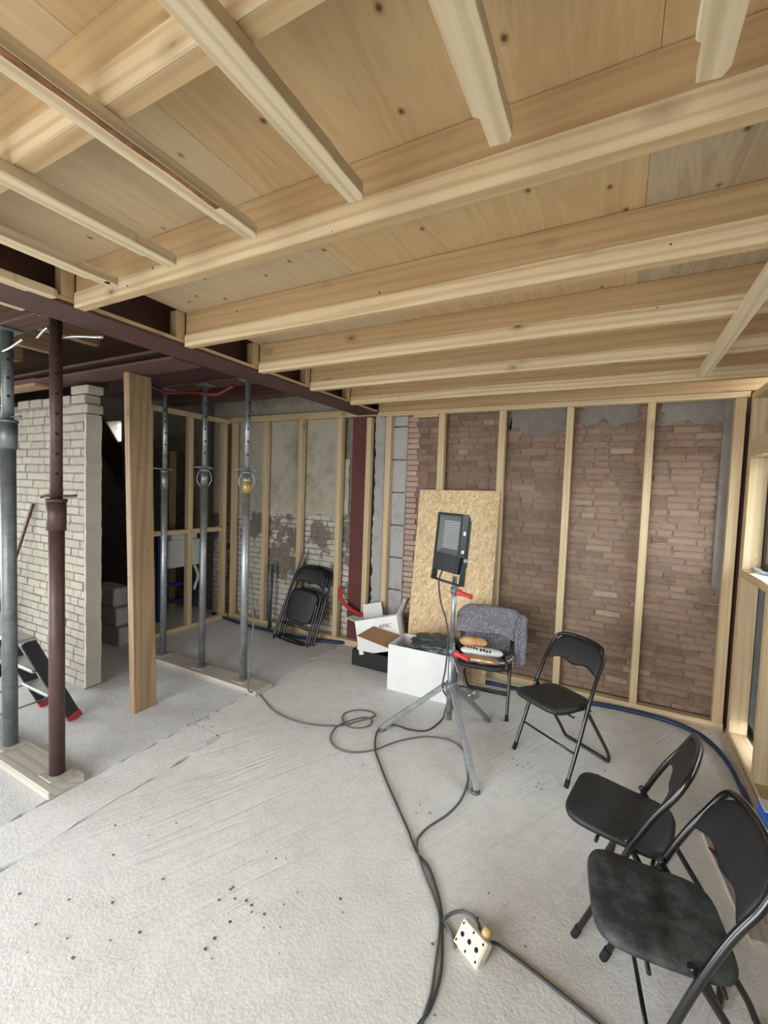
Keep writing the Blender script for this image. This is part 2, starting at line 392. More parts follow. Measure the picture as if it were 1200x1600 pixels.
def build(name, bm, mat, parent=None, loc=(0, 0, 0), local=False, smooth=False):
    """bm in world coordinates (or the parent's frame when local); the origin is moved to the bounds' centre"""
    if local:
        return link(name, mesh_of(name, bm, mat, smooth), parent, loc, local=True)
    c = V(loc)
    if bm.verts:
        lo = V((min(v.co.x for v in bm.verts), min(v.co.y for v in bm.verts), min(v.co.z for v in bm.verts)))
        hi = V((max(v.co.x for v in bm.verts), max(v.co.y for v in bm.verts), max(v.co.z for v in bm.verts)))
        c = (lo+hi)/2
        for v in bm.verts: v.co -= c
    return link(name, mesh_of(name, bm, mat, smooth), parent, c)
def empty(name, loc, rz=0.0, rot=None):
    o = bpy.data.objects.new(name, None); COL.objects.link(o); o.location = loc
    o.empty_display_size = 0.1
    o.rotation_euler = rot if rot is not None else (0, 0, rz); WL[o.name] = V(loc); return o
def tag(o, label, cat, group=None):
    o['label'] = label; o['category'] = cat
    if group: o['group'] = group
    return o
def struct(o): o['kind'] = 'structure'; return o
def board(name, lo, hi, wset, parent=None, bev=0.0025, axis=None):
    """a piece of timber; the grain runs along its longest side"""
    d = [hi[i]-lo[i] for i in range(3)]
    ax = axis or 'XYZ'[d.index(max(d))]
    bm = bmesh.new(); box(bm, lo, hi)
    if bev: bevel(bm, bev)
    mat = wset[ax] if isinstance(wset, WoodSet) else wset
    return build(name, bm, mat, parent)
def copy_tree(o, parent=None):
    c = o.copy(); COL.objects.link(c); c.parent = parent; WL[c.name] = WL.get(o.name, V((0, 0, 0)))
    for ch in list(o.children): copy_tree(ch, c)
    return c

# ================================================================== THE SETTING
# ---- floor: three concrete slabs with chipped joints between them
def jag(p, q, n, amp):
    out = []
    for i in range(n):
        t = i/n; a = 0 if i == 0 else random.uniform(-amp, amp)
        out.append(V((p[0]+(q[0]-p[0])*t + (a if abs(p[0]-q[0]) < 1e-3 else 0), p[1]+(q[1]-p[1])*t + (a if abs(p[1]-q[1]) < 1e-3 else 0), 0)))
    return out
bm = bmesh.new(); box(bm, (-9.6, -3.2, -0.25), (1.3, 5.4, -0.05))
floor = struct(build('floor', bm, M['floor_smooth']))
def slab(outline, mat):
    bm = bmesh.new(); prism(bm, outline, (0, 0, -0.05)); return build('concrete_slab', bm, mat, floor)
J1, J2, JE = -2.66, -2.352, 2.13
g = 0.007
slab([V((-9.5, -3.1, 0)), V((J1-g, -3.1, 0))] + jag((J1-g, -3.0), (J1-g, 5.2), 150, 0.012) + [V((J1-g, 5.2, 0)), V((-9.5, 5.2, 0))], M['floor_smooth'])
slab([V((J1+g, -3.1, 0)), V((J2-g, -3.1, 0))] + jag((J2-g, -3.0), (J2-g, JE), 100, 0.010) + jag((J2-g, JE), (J1+g, JE+0.02), 10, 0.004) + jag((J1+g, JE+0.02), (J1+g, -3.0), 100, 0.009), M['floor'])
slab([V((J2+g, -3.1, 0)), V((1.2, -3.1, 0)), V((1.2, 5.2, 0)), V((J1+g, 5.2, 0))] + jag((J1+g, 5.1), (J1+g, JE+0.03), 60, 0.011) + jag((J1+g, JE+0.03), (J2+g, JE+0.01), 10, 0.005) + jag((J2+g, JE), (J2+g, -3.0), 100, 0.009), M['floor'])

# ---- brick walls: every brick a mesh of its own on a mortar core
def brick_meshes(name, L, Hh, D, mat, n=7, rough=0.004):
    out = []
    for i in range(n):
        bm = bmesh.new(); vs, _ = box(bm, (-L/2, 0, -Hh/2), (L/2, D, Hh/2))
        for v in vs:
            v.co += V((random.uniform(-rough, rough)*1.2, random.uniform(-rough, rough)*0.8, random.uniform(-rough, rough)*0.8))
        bevel(bm, 0.004)
        out.append(mesh_of(name, bm, mat))
    return out
def brick_wall(root, x0, x1, z0, z1, yf, L, Hh, joint, mat, far_mat, hidden=None, limit=300, proud=0.006, skip=None, zslope=0.0):
    D = 0.03; meshes = brick_meshes('brick', L, Hh, D, mat)
    cells = []; row = 0; z = z0
    while z + Hh*0.6 < z1:
        x = x0 - (L*0.5 if row % 2 else 0.0) - random.uniform(0, 0.03)
        while x < x1:
            l = L*random.choice((1, 1, 1, 0.94, 0.86, 0.5, 0.5, 1.03)); a, b = max(x, x0), min(x+l, x1)
            if b-a > 0.03:
                c = V(((a+b)/2, yf, z+Hh/2))
                if not (skip and skip(c)): cells.append((c, b-a))
            x += l+joint
        z += Hh+joint; row += 1
    cells.sort(key=lambda q: (1 if hidden and hidden(q[0]) else 0, depth(q[0])))
    for c, l in cells[:limit]:
        o = link('brick', random.choice(meshes), root, c - V((0, random.uniform(0, proud), 0)))
        o.scale = (l/L, 1, random.uniform(0.95, 1.03)); o.rotation_euler = (random.uniform(-.012, .012), random.uniform(-.008, .008), random.uniform(-.012, .012))
    rest = cells[limit:]
    if rest:
        bm = bmesh.new(); lay = bm.faces.layers.float.new('tint')
        for c, l in rest:
            dy = random.uniform(0, proud); t = random.random()
            _, fs = box(bm, (c.x-l/2, c.y-dy, c.z-Hh/2), (c.x+l/2, c.y+D, c.z+Hh/2))
            for f in fs: f[lay] = t
        o = build('brickwork', bm, far_mat, root); o['kind'] = 'stuff'

bm = bmesh.new(); box(bm, (-1.96, 4.257, -0.05), (1.0, 4.46, 2.95))
wall_back = struct(build('wall_back', bm, M['mortar']))
GREY = [(-0.93, -0.42, 2.36), (-0.30, 0.14, 2.40), (0.30, 0.86, 2.37)]
brick_wall(wall_back, -1.94, 0.98, 0.0, 2.72, 4.252, 0.205, 0.047, 0.0095, M['brick_red'], M['brick_red_far'],
           hidden=lambda c: (-1.80 < c.x < -0.98 and c.z < 1.80) or c.z > 2.46 or c.x > 0.86)
def ragged_patch(name, x0, x1, z0, z1, y, t, mat, root, amp=0.03, sides='b', n=26):
    pts = []
    for i in range(n+1):
        u = i/n; pts.append(V((x0+(x1-x0)*u, y, z0 + (mnoise.noise(V((x0*7+u*5, 3.1, z0)))*amp*2 + random.uniform(-amp, amp)*0.15 if 'b' in sides else 0))))
    for i in range(1, n):
        u = i/n; pts.append(V((x1 + (random.uniform(-amp, amp)*0.5 if 'r' in sides else 0), y, z0+(z1-z0)*u)))
    pts += [V((x1, y, z1)), V((x0, y, z1))]
    for i in range(1, n):
        u = 1-i/n; pts.append(V((x0 + (random.uniform(-amp, amp)*0.5 if 'l' in sides else 0), y, z0+(z1-z0)*u)))
    bm = bmesh.new(); prism(bm, pts, (0, t, 0)); return build(name, bm, mat, root)
for a, b, z in GREY: ragged_patch('cement_patch', a, b, z, 2.7, 4.238, 0.03, M['plaster_grey'], wall_back, 0.05, 'blr')
board('membrane_strip', (0.70, 4.222, 1.1), (0.765, 4.25, 2.6), M['plaster_grey'], wall_back, 0)
board('gap_shade_strip', (0.80, 4.218, 0), (0.90, 4.25, 2.6), DARKW, wall_back, 0)  # dark strip added in the corner gap, its colour stands in for shade

# left half of the back wall: old plaster above, whitewashed brick below
bm = bmesh.new()
for lo, hi in (((-7.06, 4.262, -0.05), (-1.965, 4.46, 2.95)), ((-9.4, 4.262, -0.05), (-7.46, 4.46, 2.95)), ((-7.46, 4.262, -0.05), (-7.06, 4.46, 2.40)), ((-7.46, 4.262, 2.72), (-7.06, 4.46, 2.95))): box(bm, lo, hi)
wall_old = struct(build('wall_back_plastered', bm, M['mortar_w']))
brick_wall(wall_old, -4.9, -2.66, 0.0, 1.50, 4.252, 0.205, 0.058, 0.011, M['brick_worn'], M['brick_worn'], limit=290, hidden=lambda c: c.z > 1.42)
ragged_patch('plaster', -4.9, -2.84, 1.40, 2.95, 4.236, 0.03, M['plaster_old'], wall_old, 0.05, 'b', 60)
ragged_patch('plaster', -2.82, -2.70, 1.46, 2.10, 4.238, 0.03, M['plaster_old'], wall_old, 0.03, 'blr', 14)
for z0, z1 in ((0, .34), (.35, .69), (.70, 1.04), (1.05, 1.39), (1.40, 1.74), (1.75, 2.09), (2.10, 2.44), (2.45, 2.8)):
    board('concrete_block', (-2.24, 4.215, z0), (-1.975, 4.265, z1-.003), M['block'], wall_old, 0.006)
ragged_patch('torn_plaster', -2.36, -2.245, 0.0, 2.8, 4.225, 0.03, M['block'], wall_old, 0.028, 'l', 60)
bmw = brick_meshes('brick', 0.20, 0.048, 0.03, M['brick_pale'])
for i in range(46):                        # toothed edge of the brick beside the blocks
    z = i*0.0567
    o = link('brick', random.choice(bmw), wall_back, (-1.925 + random.uniform(-.012, .012), 4.236, z+.024)); o.scale = (random.uniform(.55, .8), 1, 1)

# whitewashed pier wall in front of the back room
PY, PX = 2.035, -3.85
bm = bmesh.new(); box(bm, (-6.6, PY+0.012, -0.05), (PX-0.012, PY+0.115, 2.42))
pier = struct(build('wall_pier', bm, M['mortar_w']))
brick_wall(pier, -5.12, PX-.012, 0.0, 2.40, PY, 0.21, 0.060, 0.010, M['brick_white'], M['brick_white'], limit=290)
ragged_patch('plaster_end', PX-0.012, PX+0.012, 0.02, 2.30, PY-0.004, 0.124, M['plaster_w'], pier, 0.012, 'r', 40)
board('plaster_panel', (-6.6, PY-0.02, 0.0), (-5.13, PY+0.01, 2.2), M['plaster_w'], pier, 0.004)
for i, (x, z, l) in enumerate(((PX-0.08, 2.345, .24), (PX-0.10, 2.425, .20), (PX-0.08, 2.50, .25), (PX-.33, 2.43, .2), (PX-.55, 2.425, .21), (PX-.78, 2.43, .2), (PX-1.0, 2.43, .2))):
    bm = bmesh.new(); box(bm, (x-l/2, PY-.01, z-.034), (x+l/2, PY+.12, z+.034)); bevel(bm, .010, 2); build('brick', bm, M['brick_white'], pier)

# remaining shell: side wall, wall behind the camera, far left wall, back-room wall with a small skylight
def wall(name, boxes, mat):
    bm = bmesh.new()
    for lo, hi in boxes: box(bm, lo, hi)
    return struct(build(name, bm, mat))
WY0, WY1, WZ0, WZ1 = 1.50, 4.03, 1.285, 2.09
wall('wall_right', [((1.0, -2.3, 0), (1.16, WY0, 2.95)),
                    ((1.0, WY0, 0), (1.16, 3.62, WZ0)), ((1.0, 3.62, 0.40), (1.16, 4.0, WZ0)), ((1.0, 4.0, 0), (1.16, 4.46, WZ0)),
                    ((1.0, WY1, WZ0), (1.16, 4.46, 2.575)), ((1.0, WY0, WZ1), (1.16, WY1, 2.575)), ((1.0, WY0, 2.752), (1.16, 4.46, 2.95)), ((1.0, WY0, 2.575), (1.16, 3.55, 2.752))], M['foil'])
wall('wall_front', [((-6.6, -2.3, 2.54), (1.0, -2.15, 2.95)), ((-6.6, -2.3, 0), (-3.4, -2.15, 2.54)), ((-0.5, -2.3, 0), (1.0, -2.15, 2.54))], M['plaster_w'])
wall('wall_left', [((-6.75, -2.3, 0), (-6.6, -1.8, 2.95)), ((-6.75, 1.4, 0), (-6.6, 2.2, 2.95)), ((-6.75, -1.8, 2.24), (-6.6, 1.4, 2.95))], M['plaster_w'])
wall('wall_back_room', [((-9.4, 2.25, 0), (-9.25, 4.26, 2.95)), ((-9.4, 2.05, 0), (-6.6, 2.2, 2.95))], M['plaster_grey'])

# ---- ceiling: plywood sheets
ZC = 2.760
ceil = struct(empty('ceiling', (-0.7, 1.0, ZC)))
XS = [(-2.285, -1.125), (-1.1242, 0.033), (0.0338, 1.0)]; YS = [(-2.14, -0.10), (-0.099, 1.182), (1.183, 2.374), (2.375, 4.26)]
tone = [[1, 0, 0], [1, 0, 0], [1, 0, 2], [0, 2, 0]]
for j, (y0, y1) in enumerate(YS):
    for i, (x0, x1) in enumerate(XS):
        board('plywood_sheet', (x0, y0, ZC), (x1, y1, ZC+0.018), PLY[tone[j][i]], ceil, 0.001)
bm = bmesh.new(); box(bm, (-2.7, -2.3, 2.97), (1.2, 4.46, 3.0)); box(bm, (-9.4, -2.3, 2.97), (-2.7, 4.46, 3.0))
struct(build('ceiling_deck', bm, DARKW['X']))

# ---- joists across the room
JN = 'new ceiling joists under the plywood'
jl = ['pine joist above the split batten ends, nearest the camera', 'pine joist just beyond the cut batten ends', 'pine joist second beyond the cut batten ends',
      'pine joist third beyond the cut batten ends', 'pine joist fourth beyond the cut batten ends', 'pine joist closest to the brick wall, low over the stud tops']
JF = [0.615, 1.205, 1.797, 2.397, 2.985, 3.605]
for i, yf in enumerate(JF):
    o = board('ceiling_joist', (-2.28, yf-0.044, 2.565), (0.98, yf, ZC-0.0005), PINE, None, 0.0035)
    tag(o, jl[i], 'joist', JN)
    bm = bmesh.new(); yn = yf-0.044; pts = [V((-2.278, yn-.0005, 2.565)), V((0.978, yn-.0005, 2.565))]; n = 60
    for k in range(n+1):
        x = 0.978-3.256*k/n; pts.append(V((x, yn-.0005, 2.565+.068+.010*(x+2.3)/3.2+.006*mnoise.noise(V((x*2.2, i*3.7, 0))))))
    prism(bm, pts, (0, -0.007, 0)); build('ledger_strip', bm, STRIP['X'], o)
for i, yf in enumerate(JF[1:]):
    o = board('joist_cleat', (-2.345, yf-0.044-0.055, 2.606), (-2.285, yf-0.0445, 2.759), STUD, None, 0.002)
    tag(o, 'short upright pine cleat at the beam end of the %s joist' % ('first full', 'second full', 'third full', 'fourth full', 'last')[i], 'cleat', 'cleats at the joist ends')
o = board('wall_joist', (-2.28, 4.12, 2.592), (0.98, 4.235, ZC-0.0005), PINE, None, 0.004)
tag(o, 'pine joist fixed along the top of the back stud frame', 'joist')

# ---- battens nailed under the joists, ends hanging free with torn notches
def batten(x, y0, y1, label, w=0.066, t=0.032, notch=0.16, slant=0.0, name='batten', zb=None):
    zt = 2.5645 if zb is None else zb+t
    z0 = zt-t
    bm = bmesh.new()
    a, b = x-w/2, x+w/2
    out = [V((a, y0, z0)), V((b, y0, z0))]
    if notch:
        out += [V((b, y1-notch, z0)), V((b-0.004, y1-notch+.012, z0)), V((b-0.002, y1-0.02, z0)), V((b-0.014, y1, z0)), V((a+.012, y1-.006, z0)), V((a+0.014, y1-notch*.55, z0)), V((a, y1-notch*.6, z0))]
    else: out += [V((b, y1, z0)), V((a, y1, z0))]
    if slant:
        for p in out: p.x += slant*(p.y-y1)
    prism(bm, out, (0, 0, t)); bevel(bm, 0.0015)
    o = build(name, bm, PINE2['Y']); return tag(o, label, 'batten', 'battens nailed across the joists')
batten(0.108, -0.3, 1.005, 'pale batten under the ceiling at the top right corner')
batten(-0.268, -0.6, 0.992, 'pale batten with sharp bright side, hanging at the top centre')
batten(-0.655, -0.9, 1.022, 'pale knotty batten left of the top centre one, torn end')
bk = batten(-1.04, -1.2, 1.032, 'batten with a strip of brown bark, third from the steel beam side')
batten(-1.435, -1.2, 1.048, 'batten second from the steel beam, plain with small nail holes')
bh = batten(-1.80, -1.2, 1.062, 'batten next to the steel beam with one large dark hole at its end')
batten(-2.16, -1.2, 1.02, 'short batten end lying close along the steel beam edge')
batten(0.428, 0.2, 3.318, 'long pale batten crossing the joists near the window corner', w=0.062, notch=0)
batten(-2.66, -0.8, 1.12, 'batten end on the dark side of the steel beam', w=0.05, notch=0, zb=2.60)

bm = bmesh.new(); pts = []; n = 40
for k in range(n+1): y = -0.3+1.18*k/n; pts.append(V((-1.010+.003*mnoise.noise(V((y*9, 1, 0))), y, 2.5325)))
for k in range(n+1): y = 0.88-1.18*k/n; pts.append(V((-1.026+.006*mnoise.noise(V((y*6, 5, 0))), y, 2.5325)))
prism(bm, pts, (0, 0, -.002)); build('bark_strip', bm, plain('brown_bark', (122, 82, 50), .9, var=.25, vs=30), bk)
bm = bmesh.new(); rod(bm, (-1.785, 1.022, 2.5328), (-1.785, 1.022, 2.531), .010, 12); build('bolt_hole', bm, M['hole'], bh)
# ---- steel beams
def ibeam(name, ax, a0, a1, c, half, zb, h, label, mat, tf=0.016, tw=0.012):
    root = empty(name, ((a0+a1)/2 if ax == 'X' else c, c if ax == 'X' else (a0+a1)/2, zb))
    def bx(lo, hi): return ((a0, lo[0], lo[1]), (a1, hi[0], hi[1])) if ax == 'X' else ((lo[0], a0, lo[1]), (hi[0], a1, hi[1]))
    for nm, lo, hi in (('bottom_flange', (c-half, zb), (c+half, zb+tf)), ('web', (c-tw, zb+tf), (c+tw, zb+h-tf)), ('top_flange', (c-half, zb+h-tf), (c+half, zb+h))):
        l, hh = bx(lo, hi); bm = bmesh.new(); box(bm, l, hh); bevel(bm, 0.002); build(nm, bm, mat, root)
    return tag(root, label, 'steel beam')
main = ibeam('steel_beam', 'Y', -2.14, 4.24, -2.42, 0.13, 2.57, 0.28, 'long red-brown steel beam carrying the joist ends', M['primer'])
o = board('packing_strip', (-2.32, -2.14, 2.587), (-2.284, 4.1, 2.604), STUD, main, 0.001)
ibeam('steel_beam', 'X', -5.4, -2.552, 1.985, 0.115, 2.562, 0.075, 'red-brown steel cross beam resting on the single timber post', M['primer'])
ibeam('steel_beam', 'X', -4.9, -2.552, 2.835, 0.10, 2.664, 0.22, 'red-brown steel cross beam held up by the row of three props', M['primer'])
tag(board('old_ceiling_beam', (-4.9, 3.45, 2.70), (-2.56, 3.62, 2.90), DARKW), 'dark old timber beam under the ceiling behind the three props', 'beam')
tag(board('header_beam', (-5.6, 1.25, 2.662), (-2.56, 1.39, 2.80), DARKW), 'dark timber header across the heads of the two front props', 'beam')
for i, x in enumerate((-3.02, -3.62, -4.22, -4.82)):
    o = board('old_joist', (x-.04, -2.1, 2.802), (x+.04, 2.0, 2.94), OLDW, None, 0.003)
    tag(o, ['joist of the dim side ceiling, nearest the steel beam', 'joist of the dim side ceiling, second from the steel beam', 'joist of the dim side ceiling, third from the steel beam', 'joist of the dim side ceiling, farthest from the steel beam'][i], 'joist', 'joists of the side ceiling')
o = board('wall_plate', (-5.4, 1.90, 2.535), (-4.35, 2.02, 2.60), OLDW, None, .003); tag(o, 'short timber wall plate on top of the white brick pier', 'timber')

# ---- timber stud frames
def stud_frame(base, label): return tag(empty('stud_frame', base), label, 'stud frame')
fb = stud_frame((-1.8, 4.17, 0), 'pine stud frame standing in front of the long back wall')
board('bottom_plate', (-4.47, 4.14, 0.0), (-2.44, 4.212, 0.06), STUD, fb)
board('bottom_plate', (-1.95, 4.14, 0.0), (0.825, 4.212, 0.065), STUD, fb)
board('top_plate', (-4.60, 4.14, 2.562), (-2.30, 4.212, 2.635), STUD, fb)
board('top_plate', (-2.298, 4.128, 2.545), (0.835, 4.212, 2.590), STUD, fb)
for x, w in ((-4.435, .06), (-3.89, .056), (-3.335, .062), (-2.78, .062), (-2.405, .058), (-2.165, .06), (-1.570, .066), (-0.972, .062), (-0.388, .055), (0.217, .055), (0.787, .066)):
    board('stud', (x-w/2, 4.142, 0.061 if x < -2.5 or x > -2.0 else 0.0), (x+w/2, 4.21, 2.561 if x < -2.5 else 2.5445), STUD, fb)
board('nogging', (-1.88, 4.13, 2.515), (-1.605, 4.16, 2.544), STUD, fb)
fl = stud_frame((-4.51, 3.6, 0), 'pine stud frame with a middle rail closing off the toilet room')
board('bottom_plate', (-4.55, 2.98, 0), (-4.482, 4.13, 0.055), STUD, fl)
board('top_plate', (-4.55, 2.95, 2.545), (-4.482, 4.13, 2.60), STUD, fl)
for y in (3.03, 3.545, 4.06): board('stud', (-4.55, y-.03, .056), (-4.482, y+.03, 2.544), STUD, fl)
for a, b in ((3.061, 3.514), (3.576, 4.029)): board('rail', (-4.545, a, 1.16), (-4.487, b, 1.215), STUD, fl)
fr = stud_frame((0.9, 3.2, 0), 'pine stud frame around the window on the right side')
board('bottom_plate', (0.842, 0.02, 0.0), (0.95, 4.125, 0.05), STUD, fr)
board('top_plate', (0.842, 0.02, 2.522), (0.95, 4.125, 2.570), STUD, fr)
board('stud', (0.842, 4.052, .051), (0.95, 4.122, 2.521), STUD, fr)
for y in (3.42, 2.82, 2.22, 1.62):
    board('stud', (0.842, y-.03, .051), (0.95, y+.03, 1.228), STUD, fr); board('stud', (0.842, y-.03, 2.222), (0.95, y+.03, 2.521), STUD, fr)
for y in (1.3, 0.7, 0.1): board('stud', (0.842, y-.03, .051), (0.95, y+.03, 2.521), STUD, fr)
board('window_header', (0.842, 1.34, 2.094), (0.95, 4.051, 2.221), STUD, fr)
board('window_jamb', (0.842, 4.031, 1.283), (0.949, 4.051, 2.093), STUD, fr)
board('window_jamb', (0.842, 1.48, 1.283), (0.949, 1.50, 2.093), STUD, fr)
board('window_sill', (0.832, 1.34, 1.229), (0.949, 4.051, 1.282), STUD, fr)
mem = struct(empty('wall_right_membrane', (0.965, 3.2, 0)))
for y0, y1, z0, z1 in ((3.452, 4.05, 0.15, 1.228), (2.852, 3.388, 0.05, 1.228), (2.252, 2.788, .05, 1.228), (1.652, 2.188, .05, 1.228), (0.03, 1.5, .05, 1.228), (0.03, 1.45, 2.222, 2.52), (0.03, 1.33, 1.23, 2.22), (3.452, 4.05, 2.222, 2.52), (1.652, 3.388, 2.222, 2.52)):
    bm = bmesh.new(); box(bm, (0.953, y0, z0), (0.962, y1, z1)); build('membrane_sheet', bm, M['foil'], mem)
# window in the side wall
win = struct(empty('window_1', (0.98, 3.19, WZ0)))
for lo, hi in (((0.952, WY0, WZ0), (0.998, WY0+.06, WZ1)), ((0.952, WY1-.075, WZ0), (0.998, WY1, WZ1)), ((0.952, WY0+.06, WZ0), (0.998, WY1-.075, WZ0+.06)), ((0.952, WY0+.06, WZ1-.06), (0.998, WY1-.075, WZ1)), ((0.952, 3.16, WZ0+.06), (0.998, 3.22, WZ1-.06)), ((0.952, 2.32, WZ0+.06), (0.998, 2.38, WZ1-.06))):
    bm = bmesh.new(); box(bm, lo, hi); bevel(bm, .006, 2); build('window_frame', bm, M['frame_dark'], win)
for y0, y1 in ((WY0+.06, 2.32), (2.38, 3.16), (3.22, WY1-.075)):
    bm = bmesh.new(); box(bm, (0.972, y0, WZ0+.06), (0.978, y1, WZ1-.06)); build('pane', bm, M['glass'], win)

# red-oxide steel column behind the studs
root = tag(empty('steel_column', (-2.54, 4.19, 0)), 'red-oxide steel column standing against the back wall', 'column')
for nm, lo, hi in (('flange', (-2.655, 4.218, 0.0), (-2.44, 4.230, 2.95)), ('web', (-2.553, 4.230, 0.0), (-2.543, 4.261, 2.95))):
    bm = bmesh.new(); box(bm, lo, hi); build(nm, bm, M['primer_col'], root)
for x0, x1 in ((-2.435, -2.37),):
    board('dark_old_brick_reveal', (x0, 4.235, 0), (x1, 4.262, 2.8), plain('dark_masonry', (62, 50, 46), 0.95, var=0.2, vs=12, bump=.5), wall_old, 0)  # dark strip filling the gap beside the column

# ================================================================== THINGS
# ---- timber post
root = tag(empty('timber_post', (-3.17, 2.10, 0)), 'weathered flat timber post under the steel cross beam', 'post')
bm = bmesh.new(); vs, _ = box(bm, (-3.194, 2.005, 0), (-3.132, 2.185, 2.5615))
for v in vs:
    if v.co.z > 1: v.co.x -= 0.055; v.co.y -= 0.03
bevel(bm, .004); build('post_board', bm, OLDW['Z'], root)
bm = bmesh.new(); vs, _ = box(bm, (-3.200, 2.010, 1.1), (-3.1945, 2.05, 2.56))
for v in vs: v.co.x -= 0.055*v.co.z/2.56
build('splinter_strip', bm, OLDW['Z'], root)

# ---- scaffold boards under the props
o = board('sole_board', (-3.95, 1.212, 0.0), (-2.655, 1.40, 0.05), DUSTW, None, .004); tag(o, 'dusty sole board under the two front props', 'board', 'sole boards')
o = board('sole_board', (-4.25, 2.68, 0.0), (-2.565, 2.88, 0.05), DUSTW, None, .004); tag(o, 'dusty sole board under the row of three props', 'board', 'sole boards')

# ---- steel props
def prop(x, y, r, ztop, zc, mat, mat_in, label, handle=0.6, hooks=True, plate=True):
    root = tag(empty('steel_prop', (x, y, 0.05)), label, 'prop', 'adjustable steel props')
    b = 0.05
    bm = bmesh.new(); box(bm, (x-.065, y-.065, b), (x+.065, y+.065, b+.008)); bevel(bm, .002); build('base_plate', bm, M['dustplate'], root)
    bm = bmesh.new(); rod(bm, (x, y, b+.008), (x, y, zc), r, 18); build('outer_tube', bm, mat, root)
    bm = bmesh.new(); rod(bm, (x, y, zc-.01), (x, y, ztop-.008), r*.78, 16); inner = build('inner_tube', bm, mat_in, root)
    n = int((ztop-zc-.15)/0.11); tocam = V((-x+0.9, -y+.2, 0)).normalized()
    bm = bmesh.new(); rod(bm, tocam*(r*.78-.004), tocam*(r*.78+.0012), .0085, 10); hole_me = mesh_of('pin_hole', bm, M['hole'])
    for i in range(n): link('pin_hole', hole_me, inner, (x, y, zc+.16+i*.11))
    bm = bmesh.new(); rod(bm, (x, y, zc-(.16 if not hooks else .13)), (x, y, zc), r*(1.22 if r > .035 else 1.12), 18); rod(bm, (x, y, zc), (x, y, zc+.018), r*1.35, 18); build('threaded_collar', bm, mat, root)
    bm = bmesh.new(); c = V((x, y, zc+.035))
    d = (RIGHT*math.cos(handle)+tocam*math.sin(handle)); d.z = 0; d.normalize()
    tube(bm, [c-d*.075+V((0, 0, -.012)), c-d*.05, c, c+d*.06, c+d*.1+V((0, 0, .004))], .0075, 8); build('locking_pin', bm, mat, root)
    if hooks:
        bm = bmesh.new()
        for s in (-1, 1):
            pts = [V((x, y, zc+.02))+RIGHT*s*r*.9, V((x, y, zc-.01))+RIGHT*s*.05, V((x, y, zc-.045))+RIGHT*s*.066, V((x, y, zc-.09))+RIGHT*s*.066, V((x, y, zc-.125))+RIGHT*s*.045, V((x, y, zc-.145))+RIGHT*s*r*.9]
            tube(bm, pts, .0045, 6)
        build('adjusting_handle', bm, M['galv'], root)
    if plate:
        bm = bmesh.new(); box(bm, (x-.075, y-.06, ztop-.008), (x+.075, y+.06, ztop)); bevel(bm, .002); build('head_plate', bm, mat, root)
    return root
prop(-3.345, 1.318, .040, 2.66, 2.10, M['galv_dull'], M['galv_dull'], 'thick dull grey steel prop at the far left edge', 0.35, hooks=False)
prop(-2.785, 1.318, .039, 2.66, 1.635, M['rustprop'], M['rustprop'], 'brown painted steel prop with a row of holes', -0.3, hooks=False)
prop(-3.905, 2.785, .030, 2.662, 1.86, M['galv'], M['galv'], 'galvanised steel prop beside the timber post, first of the row of three', 2.6, hooks=False)
prop(-3.345, 2.785, .031, 2.662, 1.88, M['galv'], M['galv'], 'middle galvanised steel prop of the row of three', 3.0)
prop(-2.815, 2.785, .032, 2.662, 1.865, M['galv'], M['galv'], 'galvanised steel prop with a yellow collar, nearest the board end', 2.9)
bm = bmesh.new(); rod(bm, (-2.815, 2.785, 1.70), (-2.815, 2.785, 1.80), .0375, 18)
yc = build('yellow_sleeve', bm, plain('ochre_zinc', (172, 148, 88), .45, metal=.4, var=.1), [o for o in bpy.data.objects if o.get('label', '').startswith('galvanised steel prop with a yellow')][0])
# bent conduit ends under the header beside the front props
for pts, lab in (([(-2.74, 1.33, 2.543), (-2.6, 1.33, 2.532), (-2.37, 1.33, 2.498)], 'short grey pipe end sticking out right of the brown prop'), ([(-2.83, 1.30, 2.60), (-2.86, 1.29, 2.58), (-2.90, 1.28, 2.545)], 'short bent pipe end left of the brown prop'), ([(-3.30, 1.28, 2.52), (-3.2, 1.28, 2.53), (-3.06, 1.28, 2.56)], 'short grey pipe end beside the thick grey prop head')):
    bm = bmesh.new(); tube(bm, catmull(pts, 5), .008, 10); tag(build('pipe_end', bm, M['steel_rod']), lab, 'pipe')

# ---- folding chairs (x is the way the chair faces, origin on the floor midway between the front feet)
def rounded(pts, r=6): return catmull(pts, r)
def seat_shape(x0, x1, wf, wb, z, t, tilt=0.0):
    """padded seat: rounded outline, domed top"""
    out = []
    n = 36
    for i in range(n):
        a = 2*PI*i/n; c, s = math.cos(a), math.sin(a); e = 0.45
        u = math.copysign(abs(c)**e, c); v = math.copysign(abs(s)**e, s)
        x = (x0+x1)/2+(x1-x0)/2*u; w = wb+(wf-wb)*(u+1)/2
        out.append((x, v*w))
    bm = bmesh.new(); rings = []
    for k, (zz, sc) in enumerate(((0, .90), (0.004, .985), (t*.55, 1.0), (t*.85, .965), (t, .86), (t*1.06, .5))):
        cx = (x0+x1)/2
        rings.append([bm.verts.new((cx+(p[0]-cx)*sc, p[1]*sc, z+zz+tilt*(p[0]-cx) + (0.010*(p[0]-cx)**2/.04 if k > 2 else 0))) for p in out])
    for A, B in zip(rings, rings[1:]):
        for i in range(n): bm.faces.new((A[i], A[(i+1) % n], B[(i+1) % n], B[i])).smooth = True
    bm.faces.new(rings[0][::-1]); f = bm.faces.new(rings[-1]); f.smooth = True
    return bm
